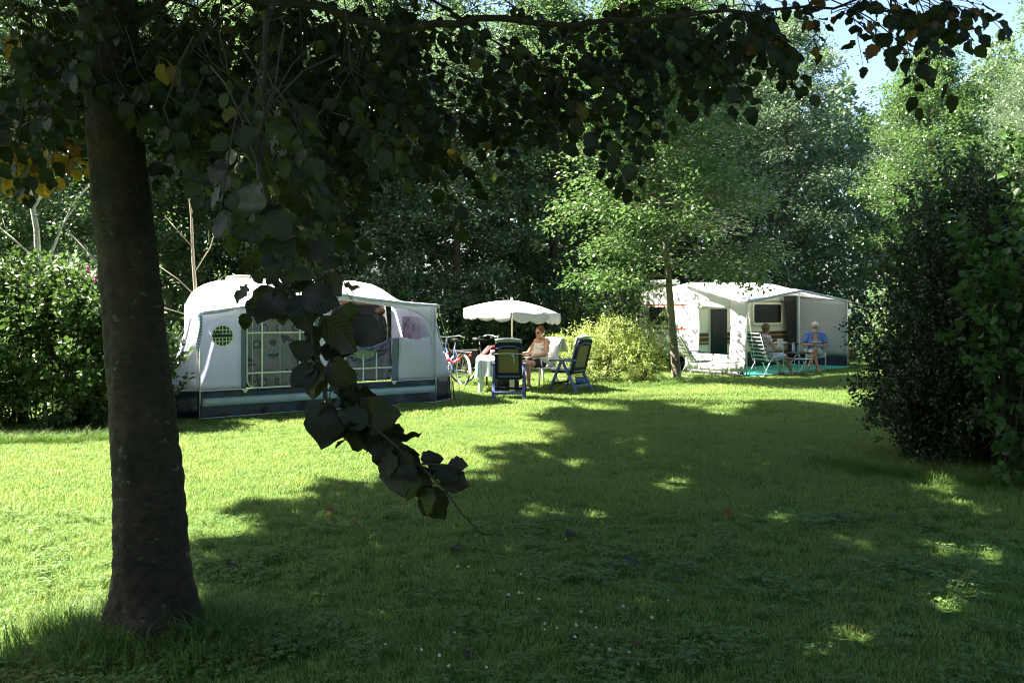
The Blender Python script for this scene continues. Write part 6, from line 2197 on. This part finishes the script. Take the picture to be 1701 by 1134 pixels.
def hair(t, head, mat, size, rows, seed, hairline=0.02):
    """Short hair: a shell of many small locks over the crown and the back of the head."""
    H, hd, sd, upv, HR = head
    rg = np.random.default_rng(seed)
    b = MB()
    b.ell(H + upv * 0.036 - hd * 0.030, (0.080 * size, 0.092 * size, 0.096 * size), 16, 10, HR)
    for i in range(rows):
        a, e = rg.uniform(0, 6.28), rg.uniform(-0.25, 1.5)
        d = Vector((math.cos(a) * math.cos(e), math.sin(a) * math.cos(e), math.sin(e)))
        if d.y > 0.45 and d.z < 0.52:
            continue
        p = H + upv * 0.036 - hd * 0.030 + HR @ Vector((d.x * 0.078, d.y * 0.090, d.z * 0.094)) * size
        b.ell(p, (0.020, 0.020, 0.016), 7, 5)
    me = remeshed('hair', b, 0.007, mat, 1)
    put('hair', me, t)


M['skin_tan'] = plain('tanned skin', (0.48, 0.26, 0.17), 0.5, 0.08, 12)
M['skin_light'] = plain('light skin', (0.50, 0.28, 0.20), 0.5, 0.08, 12)
M['skin_man'] = plain('ruddy skin', (0.45, 0.22, 0.14), 0.5, 0.08, 12)
M['eye'] = plain('dark eye', (0.02, 0.015, 0.012), 0.2)
M['lip'] = plain('lips', (0.30, 0.09, 0.07), 0.5)
M['ginger'] = plain('ginger hair', (0.13, 0.038, 0.014), 0.6, 0.3, 40, 0.5, 80)
M['brown_hair'] = plain('light brown hair', (0.20, 0.10, 0.045), 0.6, 0.35, 40, 0.5, 80)
M['white_hair'] = plain('white hair', (0.62, 0.62, 0.62), 0.7, 0.12, 40, 0.5, 80)
M['top_white'] = plain('cream vest', (0.72, 0.66, 0.58), 0.8, 0.05, 6, 0.3, 20)
M['top_pink'] = stripes_mat('pink striped shirt', [(0.0, (0.80, 0.60, 0.68)), (0.5, (0.76, 0.46, 0.58)), (0.7, (0.82, 0.68, 0.74))], 2, 0.10)
M['shirt_blue'] = plain('blue shirt', (0.09, 0.14, 0.36), 0.75, 0.12, 10, 0.5, 18)
M['shorts_light'] = plain('pale shorts', (0.58, 0.60, 0.68), 0.8, 0.06, 6, 0.4, 20)
M['black_shorts'] = plain('black shorts', (0.02, 0.02, 0.022), 0.8)
M['glass_dark'] = plain('sun glasses', (0.01, 0.01, 0.01), 0.15)
M['sandal'] = plain('dark sandal', (0.04, 0.03, 0.025), 0.6)


def clothe(t, name, mat, shapes, voxel=0.010):
    b = MB()
    for s in shapes:
        if s[0] == 'c':
            b.cap(*s[1:])
        else:
            b.ell(*s[1:])
    put(name, remeshed(name, b, voxel, mat, 3), t)


# ---- woman in the white vest
g = 1.12
J = dict(pelvis=(0, 0, 0.53), chest=(0, -0.06, 0.83), neck=(0, -0.03, 1.02), head=(0, 0.02, 1.135), look=(-0.25, 1.0, 1.08),
         sh_l=(-0.185, -0.05, 0.95), el_l=(-0.25, 0.06, 0.70), wr_l=(-0.10, 0.24, 0.66), fd_l=(0.75, 0.55, -0.2), pn_l=(0.1, 0, -1),
         sh_r=(0.185, -0.05, 0.95), el_r=(0.30, 0.08, 0.70), wr_r=(0.26, 0.32, 0.69), fd_r=(0.0, 0.8, -0.55), pn_r=(-0.2, -0.5, -0.8),
         hip_l=(-0.09, 0.03, 0.50), kn_l=(-0.10, 0.44, 0.50), an_l=(-0.11, 0.40, 0.085), toe_l=(-0.13, 0.58, 0.035),
         hip_r=(0.09, 0.03, 0.50), kn_r=(0.11, 0.44, 0.51), an_r=(0.08, 0.36, 0.085), toe_r=(0.10, 0.55, 0.035))
t, V, hd = person('person in a white sleeveless top and sunglasses sitting at the garden table', (0.60, 17.70, 0.0), math.radians(128), J, g, M['skin_tan'])
C, P = V['chest'], V['pelvis']
clothe(t, 'top', M['top_white'], [('e', P + Vector((0, 0, 0.02)), (0.215, 0.165, 0.13), 16, 10), ('e', P.lerp(C, 0.45) + Vector((0, 0.035, 0)), (0.205, 0.170, 0.17), 16, 10), ('e', C + Vector((0, 0.012, -0.02)), (0.207, 0.152, 0.155), 16, 10),
                                 ('e', C + Vector((-0.07, 0.11, -0.03)), (0.085, 0.07, 0.08), 12, 8), ('e', C + Vector((0.07, 0.11, -0.03)), (0.085, 0.07, 0.08), 12, 8),
                                 ('c', C + Vector((-0.12, 0.09, 0.06)), C + Vector((-0.125, -0.02, 0.195)), 0.030, 0.026), ('c', C + Vector((0.12, 0.09, 0.06)), C + Vector((0.125, -0.02, 0.195)), 0.030, 0.026),
                                 ('c', C + Vector((-0.125, -0.02, 0.195)), C + Vector((-0.11, -0.11, 0.08)), 0.026, 0.03), ('c', C + Vector((0.125, -0.02, 0.195)), C + Vector((0.11, -0.11, 0.08)), 0.026, 0.03)])
clothe(t, 'shorts', M['black_shorts'], [('c', V['hip_' + s], V['hip_' + s].lerp(V['kn_' + s], 0.45), 0.112, 0.098) for s in 'lr'])
hair(t, hd, M['ginger'], 1.17, 190, 3)
H, h_, s_, u_, HR = hd
for q in (-1, 1):
    MB().ell(H + h_ * 0.099 + s_ * 0.034 * q + u_ * 0.017, (0.030, 0.008, 0.022), 12, 8, HR).build('sunglass_lens', M['glass_dark'], t, True)
MB().tube([H + s_ * 0.080 - h_ * 0.01 + u_ * 0.022, H + s_ * 0.066 + h_ * 0.085 + u_ * 0.022, H + h_ * 0.104 + u_ * 0.024, H - s_ * 0.066 + h_ * 0.085 + u_ * 0.022, H - s_ * 0.080 - h_ * 0.01 + u_ * 0.022], 0.0035, 5).build('sunglass_frame', M['glass_dark'], t)
m = MB().grid(lambda s, k: (-0.02 + 0.24 * s, 0.40 + 0.17 * k, 0.60 + 0.04 * k + 0.03 * abs(s - 0.5)), 8, 3, 0.006).build('magazine', M['paper'], None, True)
m.location = (0.60, 17.70, 0.02)
m.rotation_euler = (0, 0, math.radians(128))
tag(m, 'open magazine on the lap of the woman in white', 'magazine')

# ---- woman in pink, seen from behind in the striped chair
J = dict(pelvis=(0, -0.06, 0.53), chest=(0, -0.16, 0.83), neck=(0, -0.13, 1.03), head=(0.01, -0.08, 1.15), look=(-0.5, 1.0, 1.06),
         sh_l=(-0.175, -0.15, 0.95), el_l=(-0.25, -0.04, 0.68), wr_l=(-0.16, 0.18, 0.66), fd_l=(0.5, 0.8, 0.1), pn_l=(0.4, 0, -0.6),
         sh_r=(0.175, -0.15, 0.95), el_r=(0.27, -0.02, 0.68), wr_r=(0.16, 0.20, 0.70), fd_r=(-0.4, 0.8, 0.2), pn_r=(-0.4, 0, -0.6),
         hip_l=(-0.09, -0.02, 0.50), kn_l=(-0.11, 0.42, 0.51), an_l=(-0.12, 0.46, 0.10), toe_l=(-0.14, 0.65, 0.045),
         hip_r=(0.09, -0.02, 0.50), kn_r=(0.11, 0.42, 0.50), an_r=(0.12, 0.62, 0.11), toe_r=(0.14, 0.80, 0.045))
t, V, hd = person('person in a pink top and white shorts sitting in the striped camp chair', (6.33, 20.50, 0.0), math.radians(-66), J, 1.0, M['skin_light'])
C, P = V['chest'], V['pelvis']
clothe(t, 'top', M['top_pink'], [('e', P + Vector((0, 0, 0.03)), (0.19, 0.145, 0.13), 16, 10), ('e', P.lerp(C, 0.45) + Vector((0, 0.01, 0)), (0.18, 0.145, 0.18), 16, 10), ('e', C, (0.19, 0.138, 0.185), 16, 10)] +
       [('c', C + Vector((0.06 * q, 0, 0.12)), V['sh_' + s], 0.085, 0.074) for q, s in ((-1, 'l'), (1, 'r'))] + [('c', V['sh_' + s], V['sh_' + s].lerp(V['el_' + s], 0.22), 0.072, 0.064) for s in 'lr'])
clothe(t, 'shorts', M['shorts_light'], [('e', P - Vector((0, 0, 0.02)), (0.19, 0.15, 0.12), 16, 10)] + [('c', V['hip_' + s], V['hip_' + s].lerp(V['kn_' + s], 0.78), 0.108, 0.088) for s in 'lr'])
hair(t, hd, M['brown_hair'], 1.2, 170, 4)
for s in 'lr':
    a, b = V['an_' + s], V['toe_' + s]
    f = Vector((b.x - a.x, b.y - a.y, 0)).normalized()
    MB().tube([(a - f * 0.05).to_tuple()[:2] + (0.02,), a.lerp(b, 0.4).to_tuple()[:2] + (0.02,), a.lerp(b, 0.8).to_tuple()[:2] + (0.02,), (b + f * 0.02).to_tuple()[:2] + (0.02,)], [0.03, 0.036, 0.046, 0.02], 10, flat=0.35).build('sandal', M['sandal'], t, True)
m = MB().grid(lambda s, k: (-0.10 + 0.20 * s, 0.36 + 0.02 * abs(s - 0.5), 0.66 + 0.24 * k - 0.0), 6, 3, 0.012).build('book', M['paper'], None)
m.location = (6.33, 20.50, 0.02)
m.rotation_euler = (0, 0, math.radians(-66))
tag(m, 'book held up by the woman in the pink top', 'book')

# ---- man in the blue shirt, legs crossed
J = dict(pelvis=(0, -0.02, 0.53), chest=(0, -0.10, 0.84), neck=(0, -0.07, 1.045), head=(0, -0.03, 1.165), look=(0.30, 1.0, 1.00),
         sh_l=(-0.195, -0.09, 0.96), el_l=(-0.30, 0.02, 0.69), wr_l=(-0.14, 0.25, 0.68), fd_l=(0.7, 0.6, 0.0), pn_l=(0.3, 0, -0.8),
         sh_r=(0.195, -0.09, 0.96), el_r=(0.30, 0.03, 0.69), wr_r=(0.12, 0.24, 0.71), fd_r=(-0.6, 0.7, 0.0), pn_r=(-0.3, 0, -0.8),
         hip_l=(-0.095, 0.02, 0.50), kn_l=(0.04, 0.46, 0.58), an_l=(0.17, 0.55, 0.20), toe_l=(0.20, 0.74, 0.15),
         hip_r=(0.095, 0.02, 0.50), kn_r=(0.06, 0.46, 0.48), an_r=(-0.04, 0.52, 0.085), toe_r=(-0.07, 0.72, 0.035))
t, V, hd = person('bearded person in an open blue shirt and shorts reading with crossed legs', (8.22, 22.50, 0.0), math.radians(163), J, 1.05, M['skin_man'])
C, P = V['chest'], V['pelvis']
sh = []
for q, s in ((-1, 'l'), (1, 'r')):
    sh += [('e', C + Vector((0.105 * q, -0.012, 0.0)), (0.108, 0.145, 0.20), 14, 10), ('e', P.lerp(C, 0.45) + Vector((0.105 * q, 0.01, 0)), (0.105, 0.158, 0.20), 14, 10), ('e', P + Vector((0.10 * q, 0, 0.06)), (0.10, 0.15, 0.11), 14, 10),
           ('c', C + Vector((0.09 * q, -0.01, 0.13)), V['sh_' + s], 0.080, 0.084), ('c', V['sh_' + s], V['sh_' + s].lerp(V['el_' + s], 0.72), 0.080, 0.070), ('c', C + Vector((0.055 * q, 0.02, 0.19)), C + Vector((0.075 * q, 0.105, 0.08)), 0.022, 0.026)]
sh.append(('e', C + Vector((0, -0.085, 0.02)), (0.13, 0.06, 0.20), 14, 10))
clothe(t, 'shirt', M['shirt_blue'], sh)
clothe(t, 'shorts', M['shorts_light'], [('e', P - Vector((0, 0, 0.03)), (0.20, 0.15, 0.11), 16, 10)] + [('c', V['hip_' + s], V['hip_' + s].lerp(V['kn_' + s], 0.66), 0.115, 0.095) for s in 'lr'])
hair(t, hd, M['white_hair'], 1.08, 120, 5)
H, h_, s_, u_, HR = hd
clothe(t, 'beard', M['white_hair'], [('e', H + h_ * 0.070 - u_ * 0.082, (0.050, 0.042, 0.040), 12, 8, HR), ('e', H + h_ * 0.098 - u_ * 0.033, (0.030, 0.012, 0.009), 10, 6, HR)], 0.006)
for q in (-1, 1):
    ring = [H + h_ * 0.102 + s_ * (0.033 * q + 0.022 * math.cos(a)) + u_ * (0.017 + 0.017 * math.sin(a)) for a in np.linspace(0, 2 * PI, 15)]
    MB().tube(ring, 0.0028, 5).build('spectacle_rim', M['glass_dark'], t)
m = MB().grid(lambda s, k: (-0.15 + 0.30 * s, 0.30 + 0.20 * k, 0.715 + 0.06 * k + 0.03 * abs(s - 0.5)), 8, 3, 0.010).build('book', M['paper'], None)
m.location = (8.22, 22.50, 0.01)
m.rotation_euler = (0, 0, math.radians(163))
tag(m, 'open book in the hands of the man in the blue shirt', 'book')
